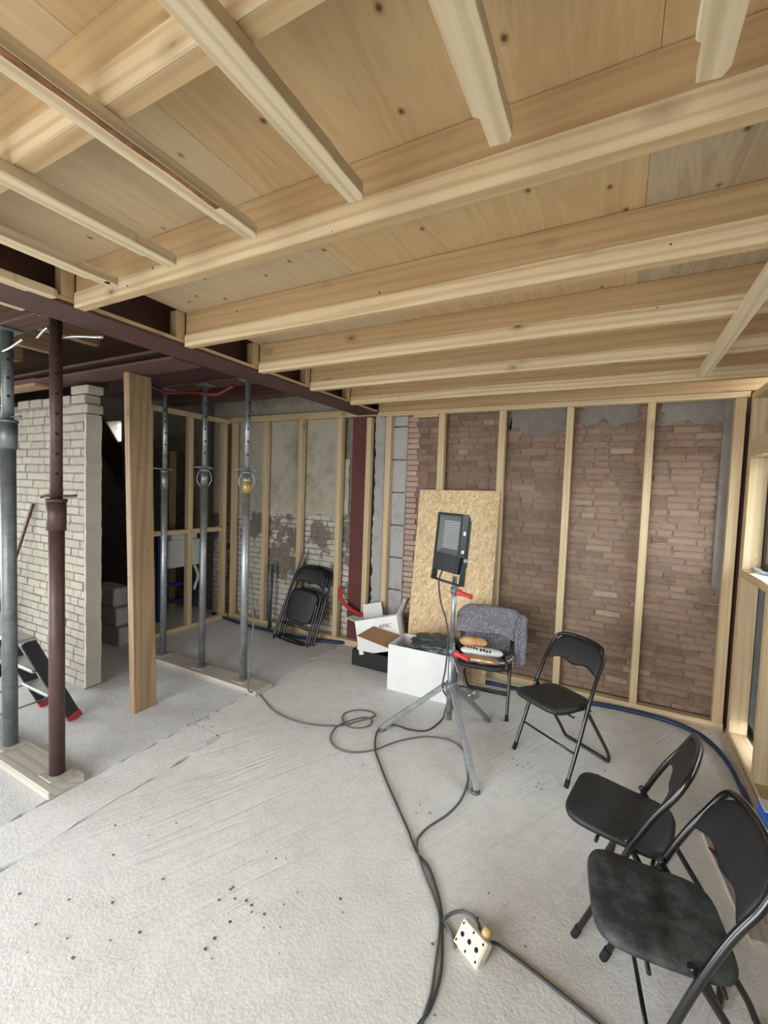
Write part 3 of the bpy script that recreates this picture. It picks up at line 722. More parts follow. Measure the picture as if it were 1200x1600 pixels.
def folding_chair(name, seatmat, folded=False):
    root = empty(name, (0, 0, 0))
    hw = .205
    def P(b, *a, **k): return build(*a, **k)
    # main frame: front legs run up into the backrest hoop
    R = .0122
    side = lambda s: [(0, s*hw*1.06, 0.012), (-.085, s*hw*1.05, .23), (-.165, s*hw*1.03, .45), (-.232, s*hw*1.0, .60), (-.292, s*hw*.98, .705)]
    top = [(-.325, -hw*.90, .772), (-.340, -hw*.70, .798), (-.350, -hw*.35, .808), (-.354, 0, .810), (-.350, hw*.35, .808), (-.340, hw*.70, .798), (-.325, hw*.90, .772)]
    pts = side(-1)+top+side(1)[::-1]
    bm = bmesh.new(); tube(bm, catmull(pts, 6), R, 10); build('front_frame', bm, M['black_tube'], root, local=True)
    bm = bmesh.new()
    # backrest: curved padded panel inside the hoop, wavy lower edge
    nu, nv = 18, 7; front, back = [], []
    for i in range(nu+1):
        u = -1+2*i/nu; col_f, col_b = [], []
        ztop = .803-.10*abs(u)**5; zlow = .650-.010*math.cos(u*PI*2)-.012*abs(u)**2
        for j in range(nv+1):
            v = j/nv; z = zlow+(ztop-zlow)*v
            x = -.232-(z-.60)*.52 - .016*(1-u*u) ; y = u*hw*.965
            bul = .009*math.sin(PI*min(max(v, .02), .98))**.5*(1-abs(u)**6)
            col_f.append(bm.verts.new((x+.004+bul, y, z))); col_b.append(bm.verts.new((x-.008, y, z)))
        front.append(col_f); back.append(col_b)
    for i in range(nu):
        for j in range(nv):
            bm.faces.new((front[i][j], front[i+1][j], front[i+1][j+1], front[i][j+1])).smooth = True
            bm.faces.new((back[i][j], back[i][j+1], back[i+1][j+1], back[i+1][j])).smooth = True
        for j in (0, nv): bm.faces.new((front[i][j], front[i+1][j], back[i+1][j], back[i][j]))
    for i in (0, nu):
        for j in range(nv): bm.faces.new((front[i][j], front[i][j+1], back[i][j+1], back[i][j]))
    build('backrest', bm, M['vinyl'], root, local=True)
    # rear frame: U on the floor, pivoting on the main frame
    if not folded:
        rl = lambda s: [(-.150, s*hw*.93, .475), (-.20, s*hw*.93, .40), (-.33, s*hw*.93, .22), (-.425, s*hw*.92, .085), (-.452, s*hw*.86, .030), (-.462, s*hw*.74, .0125)]
        bm = bmesh.new(); tube(bm, catmull(rl(-1)+[(-.464, 0, .0125)]+rl(1)[::-1], 6), R*.95, 10); build('rear_frame', bm, M['black_tube'], root, local=True)
        s_ = build('seat', seat_shape(-.295, .095, .192, .175, .425, .032, tilt=.05), seatmat, root, local=True)
        bm = bmesh.new(); tube(bm, [(-.068, -hw*1.05, .185), (-.068, hw*1.05, .185)], .0075, 8); build('crossbar', bm, M['black_tube'], root, local=True)
        bm = bmesh.new(); tube(bm, [(-.05, -hw*.98, .416), (-.05, hw*.98, .416)], .007, 8); tube(bm, [(-.24, -hw*.86, .405), (-.24, hw*.86, .405)], .007, 8); build('seat_brace', bm, M['black_tube'], root, local=True)
    else:
        rl = lambda s: [(-.165, s*hw*.90, .475), (-.13, s*hw*.90, .36), (-.075, s*hw*.90, .20), (-.025, s*hw*.89, .06), (-.012, s*hw*.80, .024)]
        bm = bmesh.new(); tube(bm, catmull(rl(-1)+rl(1)[::-1], 6), R*.95, 10); build('rear_frame', bm, M['black_tube'], root, local=True)
        bm = seat_shape(-.19, .19, .185, .165, 0, .030)
        for v in bm.verts:                     # folded seat lies in the plane of the frame
            u, w, z = v.co
            v.co = V((-.155+.36*u*-1*.0, w, 0)) + V((-.352, 0, .936))*(u)*-1.0*-1.0 + V((.936, 0, .352))*(z-.012) + V((0.0, 0, .40))
        build('seat', bm, seatmat, root, local=True)
        bm = bmesh.new(); tube(bm, [(-.068, -hw*1.05, .185), (-.068, hw*1.05, .185)], .0075, 8); build('crossbar', bm, M['black_tube'], root, local=True)
    for s in (-1, 1):
        bm = bmesh.new(); tube(bm, [(.006, s*hw*1.062, 0.0), (-.012, s*hw*1.058, .045)], .0145, 10); build('foot_cap', bm, M['rubber'], root, local=True)
    return root
def place(o, x, y, fw, label, group='black folding chairs'):
    o.location = (x, y, 0); o.rotation_euler = (0, 0, math.atan2(fw[1], fw[0])); WL[o.name] = V((x, y, 0)); return tag(o, label, 'chair', group)
ch = folding_chair('folding_chair', M['vinyl'])
place(ch, -0.347, 2.949, (-.563, -.826), 'open black folding chair standing alone in front of the brick wall')
c2 = place(copy_tree(ch), -0.875, 3.40, (.10, -.995), 'open black folding chair draped with a grey felt jacket')
c2.scale = (1, 1, .92)
c3 = place(copy_tree(ch), -0.01, 2.085, (-.985, .17), 'open black folding chair in the right foreground, farther one of the pair')
c4 = place(folding_chair('folding_chair', M['vinyl_dust']), 0.085, 1.615, (-.99, -.12), 'open black folding chair with a dusty seat, nearest the camera')
# two folded chairs leaning on the studs
FA = (-3.20, 3.80)
fc = folding_chair('folded_chair', M['vinyl'], folded=True)
fw = V((.13, -.99)).normalized()
def lean(o, x, y, tilt, roll, label):
    o.location = (x, y, 0.0); o.rotation_euler = (0, tilt, 0)
    rz = Matrix.Rotation(math.atan2(fw.y, fw.x), 4, 'Z'); ry = Matrix.Rotation(tilt, 4, 'Y'); rx = Matrix.Rotation(roll, 4, 'X')
    o.rotation_euler = (rz @ rx @ ry).to_euler(); WL[o.name] = V((x, y, 0)); return tag(o, label, 'chair', 'folded chairs leaning on the studs')
lean(fc, -3.145, 3.815, math.radians(5), math.radians(-9), 'folded black chair leaning on the studs, in front of its twin')
f2 = lean(copy_tree(fc), -3.11, 3.872, math.radians(5), math.radians(-9), 'folded black chair leaning behind the other folded chair')

# ---- laths and pipe beside the folded chairs
bm = bmesh.new(); a, b = V((-3.52, 3.93, 0.0)), V((-3.245, 4.125, 1.0)); d = (b-a)
prism(bm, [a, a+V((.035, 0, 0)), a+V((.035, .018, 0)), a+V((0, .018, 0))], d); tag(build('leaning_lath', bm, M['galv_dull']), 'thin grey lath leaning beside the folded chairs', 'lath')
bm = bmesh.new(); a, b = V((-3.47, 3.96, 0.0)), V((-3.235, 4.13, .98)); d = (b-a)
prism(bm, [a, a+V((.02, 0, 0)), a+V((.02, .02, 0)), a+V((0, .02, 0))], d); tag(build('leaning_lath', bm, PINE2['Z']), 'thin wooden lath leaning behind the grey one', 'lath')
bm = bmesh.new(); rod(bm, (-3.72, 4.10, 0.0), (-3.70, 4.12, .80), .02, 12); tag(build('waste_pipe', bm, plain('slate_blue_pipe', (58, 74, 92), .5, var=.06)), 'upright slate blue pipe against the stud base', 'pipe')

# ---- OSB sheet leaning on the back studs
bm = bmesh.new(); vs, _ = box(bm, (-1.765, 0, 0), (-0.955, 0.015, 1.782))
for v in vs: v.co = V((v.co.x - (0.012 if v.co.z < 1 else 0), 3.935+v.co.y+v.co.z*.104, v.co.z + (.012 if v.co.x > -1.3 and v.co.z > 1 else 0)))
osbo = build('strand_board', bm, M['osb']); tag(osbo, 'tall strand board sheet leaning on the studs behind the floodlight', 'board')
o = board('offcut', (-0.93, 4.05, 0.10), (-0.78, 4.135, 0.17), STUD, None, .002); o = tag(o, 'small pine offcut on the hose by the jacket chair', 'offcut'); o.location.z = 0.20; o.location.x=-0.84; o.location.y=4.17

# ---- floodlight on a tripod
TC = V((-0.955, 2.90, 0))
root = tag(empty('tripod_stand', TC), 'galvanised tripod stand with red clamp grips', 'tripod')
bm = bmesh.new(); rod(bm, TC+V((0, 0, .17)), TC+V((0, 0, .72)), .021, 16); build('lower_tube', bm, M['galv'], root)
bm = bmesh.new(); rod(bm, TC+V((0, 0, .70)), TC+V((0, 0, 1.185)), .0165, 16); build('upper_tube', bm, M['galv'], root)
for fx, fy in ((-1.438, 2.798), (-0.786, 3.347), (-0.631, 2.486)):
    ft = V((fx, fy, .012)); hd = V((fx-TC.x, fy-TC.y, 0)).normalized(); sd = V((-hd.y, hd.x, 0))
    a = TC+hd*.03+V((0, 0, .415)); dirv = (ft-a); up = dirv.cross(sd).normalized()
    bm = bmesh.new(); sec = [a+sd*.017+up*.017, a-sd*.017+up*.017, a-sd*.017-up*.017, a+sd*.017-up*.017]; prism(bm, sec, dirv); bevel(bm, .003); leg = build('leg', bm, M['galv'], root)
    bm = bmesh.new(); rod(bm, ft-hd*.01+V((0, 0, -.012)), ft-hd*.01+V((0, 0, .004)), .028, 14); build('foot_plate', bm, M['galv_dull'], leg)
bm = bmesh.new(); rod(bm, TC+V((0, 0, .36)), TC+V((0, 0, .44)), .030, 16); build('leg_hub', bm, M['galv_dull'], root)
for z in (1.085, .655):
    d = V((.86, -.25, -.10)).normalized(); a = TC+V((0, 0, z))+d*.02
    bm = bmesh.new(); tube(bm, [a, a+d*.012, a+d*.025, a+d*.04, a+d*.11, a+d*.118, a+d*.122], [.014, .022, .024, .016, .0145, .020, .017], 14); gp = build('clamp_grip', bm, M['redpl'], root)
    bm = bmesh.new(); rod(bm, TC+V((0, 0, z-.02)), TC+V((0, 0, z+.025)), .026, 16); build('clamp_collar', bm, M['galv_dull'], root)
# lamp head: local x across, y out of the back, z up
nrm = V((-.53, -.85, 0)).normalized(); xl = V((-nrm.y, nrm.x, 0))         # xl points to the lamp's near (right) side
if xl.x < 0: xl = -xl
til = math.radians(-5)
LW, LH, LD = .27, .40, .055
fr_n = (nrm*math.cos(til) + V((0, 0, 1))*-math.sin(til)*1.0).normalized(); zl = fr_n.cross(xl); zl = zl if zl.z > 0 else -zl
LC = TC + V((-.03, -.035, 1.425))
def L(x, y, z): return LC + xl*x + fr_n*y + zl*z
lamp = tag(empty('floodlight', LC), 'black work floodlight on top of the tripod', 'lamp')
def lbox(bm, lo, hi):
    vs, f = box(bm, lo, hi)
    for v in vs: v.co = L(*v.co)
    return vs
bm = bmesh.new()
prism(bm, [L(x, 0, z) for x, z in ((-LW/2, -LH/2), (LW/2, -LH/2), (LW/2, LH/2), (-LW/2, LH/2))], -fr_n*.02)
A = [L(x, -.02, z) for x, z in ((-LW/2, -LH/2), (LW/2, -LH/2), (LW/2, LH/2), (-LW/2, LH/2))]; B = [L(x*.86, -LD, z*.86) for x, z in ((-LW/2, -LH/2), (LW/2, -LH/2), (LW/2, LH/2), (-LW/2, LH/2))]
va = [bm.verts.new(p) for p in A]; vb = [bm.verts.new(p) for p in B]
bm.faces.new(vb)
for i in range(4): bm.faces.new((va[i], va[(i+1) % 4], vb[(i+1) % 4], vb[i]))
build('housing', bm, M['lampblack'], lamp)
bm = bmesh.new()
iw, zt, zb_ = LW/2-.018, LH/2-.018, -LH/2+.118
for lo, hi in (((-LW/2, 0, -LH/2), (-iw, .03, LH/2)), ((iw, 0, -LH/2), (LW/2, .03, LH/2)), ((-iw, 0, zt), (iw, .03, LH/2)), ((-iw, 0, -LH/2), (iw, .032, zb_))): lbox(bm, lo, hi)
build('front_bezel', bm, M['lampblack'], lamp)
bm = bmesh.new(); iw2, zt2, zb2 = iw-.036, zt-.035, zb_+.038
o4 = [L(x, .024, z) for x, z in ((-iw, zb_), (iw, zb_), (iw, zt), (-iw, zt))]; i4 = [L(x, .003, z) for x, z in ((-iw2, zb2), (iw2, zb2), (iw2, zt2), (-iw2, zt2))]
vo = [bm.verts.new(p) for p in o4]; vi = [bm.verts.new(p) for p in i4]
for i in range(4): bm.faces.new((vo[i], vo[(i+1) % 4], vi[(i+1) % 4], vi[i]))
build('reflector', bm, M['reflector'], lamp)
bm = bmesh.new(); lbox(bm, (-iw2, .0005, zb2), (iw2, .003, zt2)); led = build('led_board', bm, M['led'], lamp)
bm = bmesh.new()
for i in range(8):
    for j in range(11):
        cx = -iw2+.012+i*(2*iw2-.024)/7; cz = zb2+.012+j*(zt2-zb2-.024)/10; lbox(bm, (cx-.0045, .003, cz-.0045), (cx+.0045, .0045, cz+.0045))
ledo = build('led_array', bm, M['reflector'], led); ledo['kind'] = 'stuff'
bm = bmesh.new(); lbox(bm, (-iw, .025, zb_), (iw, .027, zt)); build('front_glass', bm, M['lens'], lamp)
bm = bmesh.new()
for i in range(9): x = -LW/2*.8+i*LW*.8/8; lbox(bm, (x-.003, -LD-.018, -LH*.40), (x+.003, -LD+.002, LH*.40))
build('cooling_fin', bm, M['lampblack'], lamp)
bm = bmesh.new()
for s in (-1, 1):
    e = s*(LW/2+.012); prism(bm, [L(e, -.03, -.085), L(e, .005, -.085), L(e, .02, -LH/2-.07), L(e, -.03, -LH/2-.07)], xl*(s*.006))
e = LW/2+.018; prism(bm, [L(-e, -.03, -LH/2-.07), L(e, -.03, -LH/2-.07), L(e, .02, -LH/2-.07), L(-e, .02, -LH/2-.07)], zl*-.007)
brk = build('bracket', bm, M['lampblack'], lamp)
for s in (-1, 1):
    bm = bmesh.new(); rod(bm, L(s*(LW/2+.005), -.012, -.105), L(s*(LW/2+.024), -.012, -.105), .012, 14); build('pivot_bolt', bm, M['galv'], brk)
bm = bmesh.new(); lbox(bm, (LW/2-.0005, -.008, .06), (LW/2+.001, .012, .085)); lbox(bm, (LW/2-.0005, -.008, -.06), (LW/2+.001, .012, -.04)); build('vent_label', bm, M['paper'], lamp)

# ---- boxes
def open_box(name, c, sx, sy, hh, rz, label, mat_out, mat_in, flaps, t=.006, tilt=None):
    root = tag(empty(name, c, 0, (tilt or (0, 0, rz))), label, 'box')
    for nm, lo, hi in (('side_panel', (-sx/2, -sy/2, 0), (sx/2, -sy/2+t, hh)), ('side_panel', (-sx/2, sy/2-t, 0), (sx/2, sy/2, hh)), ('side_panel', (-sx/2, -sy/2+t, 0), (-sx/2+t, sy/2-t, hh)), ('side_panel', (sx/2-t, -sy/2+t, 0), (sx/2, sy/2-t, hh)), ('bottom_panel', (-sx/2+t, -sy/2+t, 0.0), (sx/2-t, sy/2-t, t))):
        bm = bmesh.new(); box(bm, lo, hi); build(nm, bm, mat_out, root, local=True)
    for (p0, p1, d, mt) in flaps:              # hinge edge p0-p1, flap direction d
        p0, p1, d = V(p0), V(p1), V(d); n = (p1-p0).cross(d).normalized()*.004
        bm = bmesh.new(); e = (p1-p0)*.03; prism(bm, [p0, p1, p1+d-e, p0+d+e], n); build('flap', bm, mt, root, local=True)
    return root
bx = open_box('white_box', (-1.42, 3.595, 0), .585, .35, .405, math.radians(1.5), 'large white cardboard box stuffed with a black bag', M['white_card'], M['brown_card'],
              [((-.293, -.175, .365), (-.293, .175, .365), (-.33, 0, .05), M['brown_card']), ((.292, .175, .405), (.292, -.175, .405), (.06, 0, -.14), M['white_card'])])
bx2 = open_box('printed_box', (-1.985, 3.875, .15), .44, .28, .33, 0, 'white printed cardboard box tipped over behind the large one', M['white_card'], M['brown_card'],
               [((.22, -.14, .33), (.22, .14, .33), (.10, 0, .14), M['white_card']), ((-.22, .14, .33), (-.22, -.14, .33), (-.10, 0, .05), M['white_card']), ((-.22, .14, .33), (.0, .14, .33), (0, .04, .14), M['white_card'])],
               tilt=(math.radians(-10), math.radians(-14), math.radians(14)))
def text(body, size, mat, parent, loc, rot, thick=.0008, name='lettering'):
    cu = bpy.data.curves.new(name, 'FONT'); cu.body = body; cu.size = size; cu.extrude = thick; cu.align_x = 'CENTER'
    tmp = bpy.data.objects.new('tmp_text', cu); COL.objects.link(tmp)
    dg = bpy.context.evaluated_depsgraph_get(); me = bpy.data.meshes.new_from_object(tmp.evaluated_get(dg)); me.name = name
    bpy.data.objects.remove(tmp); bpy.data.curves.remove(cu)
    me.materials.clear(); me.materials.append(mat)
    o = bpy.data.objects.new(name, me); COL.objects.link(o); o.parent = parent; o.location = loc; o.rotation_euler = rot; return o
text('AMIC', .055, M['print'], bx2, (.09, -.1412, .225), (PI/2, 0, 0))
bm = bmesh.new(); box(bm, (-.055, -.1425, .10), (-.015, -.1405, .328)); build('tape_strip', bm, M['tape'], bx2, local=True)
# low black crate under the boxes with a white carton in it
root = tag(empty('black_crate', (-1.95, 3.83, 0)), 'low black plastic crate under the white boxes', 'crate')
for nm, lo, hi in (('rim_side', (-2.26, 3.70, 0), (-1.80, 3.712, .16)), ('rim_side', (-2.26, 4.06, 0), (-1.80, 4.072, .16)), ('rim_end', (-2.26, 3.712, 0), (-2.248, 4.06, .16)), ('rim_end', (-1.812, 3.712, 0), (-1.80, 4.06, .16)), ('crate_floor', (-2.248, 3.712, 0), (-1.812, 4.06, .01))):
    bm = bmesh.new(); box(bm, lo, hi); bevel(bm, .003); build(nm, bm, M['black_pl'], root)
o = tag(board('carton', (-2.22, 3.725, .012), (-2.06, 3.80, .185), M['white_card'], None, .003), 'small white carton standing in the black crate', 'carton')
# bin bag bulging out of the large box
def blob(name, c, rx, ry, rz_, mat, amp, freq, seed, sub=4, parent=None, flat=None):
    bm = bmesh.new(); bmesh.ops.create_icosphere(bm, subdivisions=sub, radius=1)
    for v in bm.verts:
        n = v.co.normalized(); k = 1+amp*mnoise.fractal(n*freq+V((seed, seed*2, 0)), .6, 2.2, 4) - amp*.8*abs(mnoise.noise(n*freq*1.7+V((seed*3, 1, 2))))
        v.co = V((n.x*rx, n.y*ry, n.z*rz_))*k + V(c)
        if name == 'bin_bag' and v.co.z < .42: v.co.y = max(v.co.y, 3.436); v.co.x = min(max(v.co.x, -1.68), -1.13); v.co.y = min(v.co.y, 3.75)
        if flat is not None and v.co.z < flat: v.co.z = flat
    return build(name, bm, mat, parent, smooth=True)
tag(blob('bin_bag', (-1.30, 3.585, .415), .25, .185, .095, M['bag_black'], .34, 2.4, 4.2), 'crumpled black bin bag bulging out of the large white box', 'bag')

# ---- jacket on the chair, bread bags on its seat
jk = tag(empty('jacket', (-0.90, 3.68, .45)), 'grey speckled felt jacket hung over the chair back', 'jacket')
def cloth(name, path, halfw, extra, seed, mat, th=.012, nu=26, z_droop=0.0):
    """path: list of (forward, z) in the chair frame of c2; swept across its width"""
    fwv = V((.10, -.995, 0)); lat = V((.995, .10, 0)); o0 = V((-0.875, 3.40, 0))
    P = catmull([V((p[0]-.03, 0, p[1]*.91)) for p in path], 6)
    grid = []
    for i in range(nu+1):
        u = -1+2*i/nu; colv = []
        for j, p in enumerate(P):
            w = halfw + extra*max(0, u)*(j/len(P))
            drop = z_droop*abs(u)**3
            q = o0 + fwv*p.x + lat*(u*w) + V((0, 0, p.z - drop - (.055*max(0, abs(u)-.72)/.28 if p.z > .73 else 0)))
            nn = mnoise.fractal(V((u*2.2+seed, p.z*5+j*.08, seed)), .7, 2, 3)
            q += fwv*(nn*.014 - .035*max(0, abs(u)-.7)) + lat*(mnoise.noise(V((p.z*7, seed, u*2)))*.012)
            if j in (0, len(P)-1): q.z += mnoise.noise(V((u*4+seed, 2.0, seed)))*.03
            colv.append(q)
        grid.append(colv)
    bm = bmesh.new(); vs = [[bm.verts.new(q) for q in colv] for colv in grid]
    for i in range(nu):
        for j in range(len(P)-1): bm.faces.new((vs[i][j], vs[i+1][j], vs[i+1][j+1], vs[i][j+1])).smooth = True
    o = build(name, bm, mat, jk, smooth=True)
    md = o.modifiers.new('thickness', 'SOLIDIFY'); md.thickness = th; md.offset = 0
    return o
cloth('jacket_body', [(-.225, .475), (-.235, .56), (-.255, .68), (-.275, .80), (-.300, .852), (-.335, .83), (-.35, .70), (-.355, .52), (-.35,   .40)], .235, .06, 3.3, M['felt'])
cloth('jacket_shoulder_fold', [(-.19, .655), (-.205, .70), (-.235, .79), (-.285, .872), (-.345, .855), (-.375, .74), (-.385, .60)], .262, .06, 8.1, M['felt'], th=.016, z_droop=.03)
cloth('jacket_sleeve', [(-.17, .43), (-.16, .52), (-.18, .66), (-.24, .78), (-.29, .83)], .04, .0, 5.5, M['felt'], th=.02)
slv = [o for o in jk.children if o.name.startswith('jacket_sleeve')][0]; slv.location += V((.275, .02, 0))
fwv = V((.10, -.995, 0)); lat = V((.995, .10, 0)); o0 = V((-0.875, 3.40, 0))
def on_seat(f, l, z): return o0+fwv*f+lat*l+V((0, 0, z))
def bag(name, a, b, r, h, mat, label, seed, cat='bread'):
    """long soft package from a to b lying on the seat"""
    a, b = V(a), V(b); n = 14; d = (b-a).normalized(); sd = V((-d.y, d.x, 0)); bm = bmesh.new(); rings = []
    for i in range(n+1):
        t = i/n; k = max(.12, (1-abs(2*t-1)**5))**.6; c = a.lerp(b, t); ring = []
        for s in range(14):
            an = 2*PI*s/14; k2 = k*(1+.14*mnoise.noise(V((t*6, an, seed))))
            ring.append(bm.verts.new(c+sd*(math.cos(an)*r*k2)+V((0, 0, h*.5 + math.copysign(abs(math.sin(an))**.7, math.sin(an))*h*.5*k2))))
        rings.append(ring)
    for A, B in zip(rings, rings[1:]):
        for s in range(14): bm.faces.new((A[s], A[(s+1) % 14], B[(s+1) % 14], B[s])).smooth = True
    bm.faces.new(rings[0][::-1]); bm.faces.new(rings[-1])
    return tag(build(name, bm, mat, smooth=True), label, cat)
SZ = .438
bag('bread_loaf', on_seat(-.12, -.20, SZ+.062), on_seat(-.14, .02, SZ+.062), .045, .075, M['bread'], 'golden bread loaf on the jacket chair, behind the white bag', 2)
wb = bag('bread_bag', on_seat(-.03, -.17, SZ+.028), on_seat(-.06, .16, SZ+.028), .05, .06, M['bagwhite'], 'white printed bread bag on the jacket chair', 5)
bl = bag('wrapped_loaf', on_seat(.045, -.16, SZ), on_seat(.035, .15, SZ), .045, .05, M['bread'], 'long brown loaf in clear film at the seat front', 7)
wr = bag('wrapper', on_seat(.045, -.17, SZ), on_seat(.03, .20, SZ), .052, .058, M['film'], 'clear crinkled film', 9, 'wrapper'); wr.parent = bl; wr.location = wr.location - bl.location
del wr['category']
for i_, x_ in enumerate((-.10, -.075, -.05, -.025, .01, .035, .06, .085)):
    bm = bmesh.new(); box(bm, (x_-.009, -.0515, .004+.003*(i_ % 2)), (x_+.006, -.0485, .020+.003*(i_ % 3))); pr = build('printed_mark', bm, M['print'], wb, local=True); pr.rotation_euler = (math.radians(-18), 0, math.radians(-5.5))
bag('film_bag', on_seat(-.02, .20, SZ), on_seat(-.12, .24, SZ+.01), .03, .05, M['film'], 'empty clear film bag hanging over the seat corner', 12, 'bag')
bag('snack_bag', V((-1.02, 3.56, 0)), V((-.98, 3.70, 0)), .05, .09, M['film'], 'crumpled clear bag on the floor behind the tripod', 14, 'bag')

# ---- cords and hoses on the floor
def floor_path(pts, z=.008, n=6): return catmull([px(x, y, z) for x, y in pts], n)
bm = bmesh.new(); loop = [(405, 1085), (430, 1112), (475, 1130), (530, 1134), (555, 1128), (577, 1122), (586, 1117), (577, 1111), (557, 1109.5), (540, 1114), (535, 1122), (542, 1134), (560, 1137.5), (577, 1134), (581, 1125), (570, 1121), (550, 1125), (527, 1135), (517, 1150), (522, 1165), (540, 1174), (565, 1175), (590, 1170), (610, 1162), (635, 1155), (667, 1151), (697, 1155), (717, 1165), (727, 1180), (731, 1205), (730, 1225), (720, 1250), (700, 1272), (670, 1292), (655, 1307), (651, 1320), (655, 1342), (664, 1368), (677, 1400), (686, 1430), (686, 1460), (681, 1500), (674, 1550), (661, 1592), (650, 1630)]
pts = [(-2.80, 2.84, 1.0), (-2.72, 2.80, .62), (-2.66, 2.72, .28), (-2.60, 2.63, .085)]
tube(bm, catmull([V(p) for p in pts]+[px(x, y, .008) for x, y in loop], 6), .006, 8); tag(build('extension_cord', bm, M['cord']), 'grey extension cord looping over the floor from the props', 'cord')
bm = bmesh.new(); lp = [(698, 1100), (690, 1125), (668, 1141), (640, 1140), (618, 1133), (600, 1135), (589, 1144), (586, 1170), (594, 1195), (607, 1228), (622, 1262), (638, 1298), (650, 1330), (668, 1352), (680, 1382), (689, 1420), (691, 1475), (688, 1525), (672, 1575), (655, 1600), (640, 1630)]
cbl = [L(-.11, -.05, -LH/2), L(-.105, -.02, -LH/2-.09), TC+V((-.085, -.03, 1.0)), TC+V((-.045, -.02, .88)), TC+V((-.022, -.022, .75)), TC+V((-.03, -.025, .55)), TC+V((-.045, -.03, .40)), px(699, 1092, .17), px(695, 1112, .05)]
tube(bm, catmull(cbl+[px(x, y, .008) for x, y in lp[1:]], 6), .006, 8); tag(build('lamp_cord', bm, M['cord_b']), 'dark cord running from the floodlight down over the floor', 'cord')
bm = bmesh.new(); tube(bm, catmull([px(764, 1473, .03), px(775, 1474, .012)]+[px(x, y, .008) for x, y in ((790, 1485), (830, 1515), (880, 1555), (940, 1605), (990, 1650))], 6), .0065, 8); tag(build('supply_cord', bm, M['cord_b']), 'dark cord running from the socket block to the right', 'cord')
bm = bmesh.new(); tube(bm, catmull([px(748, 1458, .035), px(749, 1447, .03), px(742, 1435, .02)]+[px(x, y, .008) for x, y in ((729, 1426), (716, 1424), (702, 1429), (693, 1439), (700, 1448), (706, 1458), (709, 1470))]+[px(712, 1480, .012)], 6), .0065, 8); tag(build('plug_lead', bm, M['cord']), 'short grey lead curling behind the socket block', 'cord')
hose = [(332, 958), (380, 975), (420, 985), (470, 996), (520, 1003), (545, 1003), (562, 1000)]
bm = bmesh.new(); tube(bm, floor_path(hose, .018), .018, 10); tag(build('floor_hose', bm, M['conduit']), 'dark blue hose lying along the whitewashed wall', 'hose')
hose = [(690, 1052), (765, 1067), (830, 1081), (900, 1095), (960, 1105), (1040, 1125), (1095, 1149), (1135, 1188), (1165, 1245), (1190, 1310)]
bm = bmesh.new(); tube(bm, floor_path(hose, .018), .018, 10); tag(build('floor_hose', bm, M['conduit']), 'dark blue hose curving from the brick wall along the window side', 'hose')
# red pipes at the steel column and under the side ceiling
bm = bmesh.new(); tube(bm, catmull([(-2.722, 4.17, .64), (-2.69, 4.125, .53), (-2.60, 4.115, .45), (-2.46, 4.108, .40), (-2.30, 4.105, .36), (-2.14, 4.10, .31), (-2.0, 4.10, .27)], 6), .021, 10); tag(build('red_pipe', bm, M['redhose']), 'red pipe curving past the foot of the steel column', 'pipe')
bm = bmesh.new(); tube(bm, catmull([(-2.83, 4.225, 2.56), (-2.825, 4.222, 2.3), (-2.81, 4.222, 1.9), (-2.81, 4.222, 1.75)], 6), .016, 10); tag(build('red_pipe', bm, M['redhose']), 'red pipe hanging behind the stud left of the column', 'pipe')
bm = bmesh.new(); tube(bm, catmull([(-4.0, 2.69, 2.70), (-3.75, 2.69, 2.60), (-3.4, 2.69, 2.58), (-3.1, 2.69, 2.54), (-2.9, 2.7, 2.60)], 6), .014, 10); tag(build('red_pipe', bm, M['redhose_dark']), 'dark red pipe sagging under the side ceiling', 'pipe')
bm = bmesh.new(); rod(bm, (-1.992, 4.17, 0), (-1.992, 4.17, .43), .028, 12); rod(bm, (-1.992, 4.17, .43), (-1.992, 4.17, .45), .034, 12); tag(build('pipe_stub', bm, M['galv_dull']), 'grey pipe stub between the boxes and the strand board', 'pipe')
# socket block on the floor
c = px(736, 1487, 0.0); sb = tag(empty('socket_block', (c.x, c.y, 0), 0, (math.radians(-42), 0, math.radians(-27))), 'cream triple socket block lying tilted on the floor', 'socket')
sb.location.z = .036
bm = bmesh.new(); box(bm, (-.062, -.012, -.046), (.062, .030, .046)); bevel(bm, .006, 2); build('housing', bm, M['cream'], sb, local=True)
bm = bmesh.new(); box(bm, (-.058, -.016, -.042), (.058, -.0125, .042)); bevel(bm, .0015); build('face_plate', bm, M['cream'], sb, local=True)
for x in (-.036, 0, .036):
    bm = bmesh.new(); rod(bm, (x, -.0125, 0), (x, -.0175, 0), .0125, 16); sk = build('socket_ring', bm, M['cream'], sb, local=True)
    bm = bmesh.new(); rod(bm, (x, -.0170, 0), (x, -.0180, 0), .0085, 16); build('socket_hole', bm, M['hole'], sb, local=True)
for x, z in ((-.05, .03), (.05, .03), (-.05, -.03), (.05, -.03), (.0, .033), (0, -.033)):
    bm = bmesh.new(); box(bm, (x-.003, -.0172, z-.0045), (x+.003, -.0158, z+.0045)); build('screw_slot', bm, M['hole'], sb, local=True)
bm = bmesh.new(); rod(bm, (.03, .012, .046), (.03, .012, .078), .017, 14); build('cord_gland', bm, plain('ochre_plug', (200, 176, 116), .5, var=.08), sb, local=True)

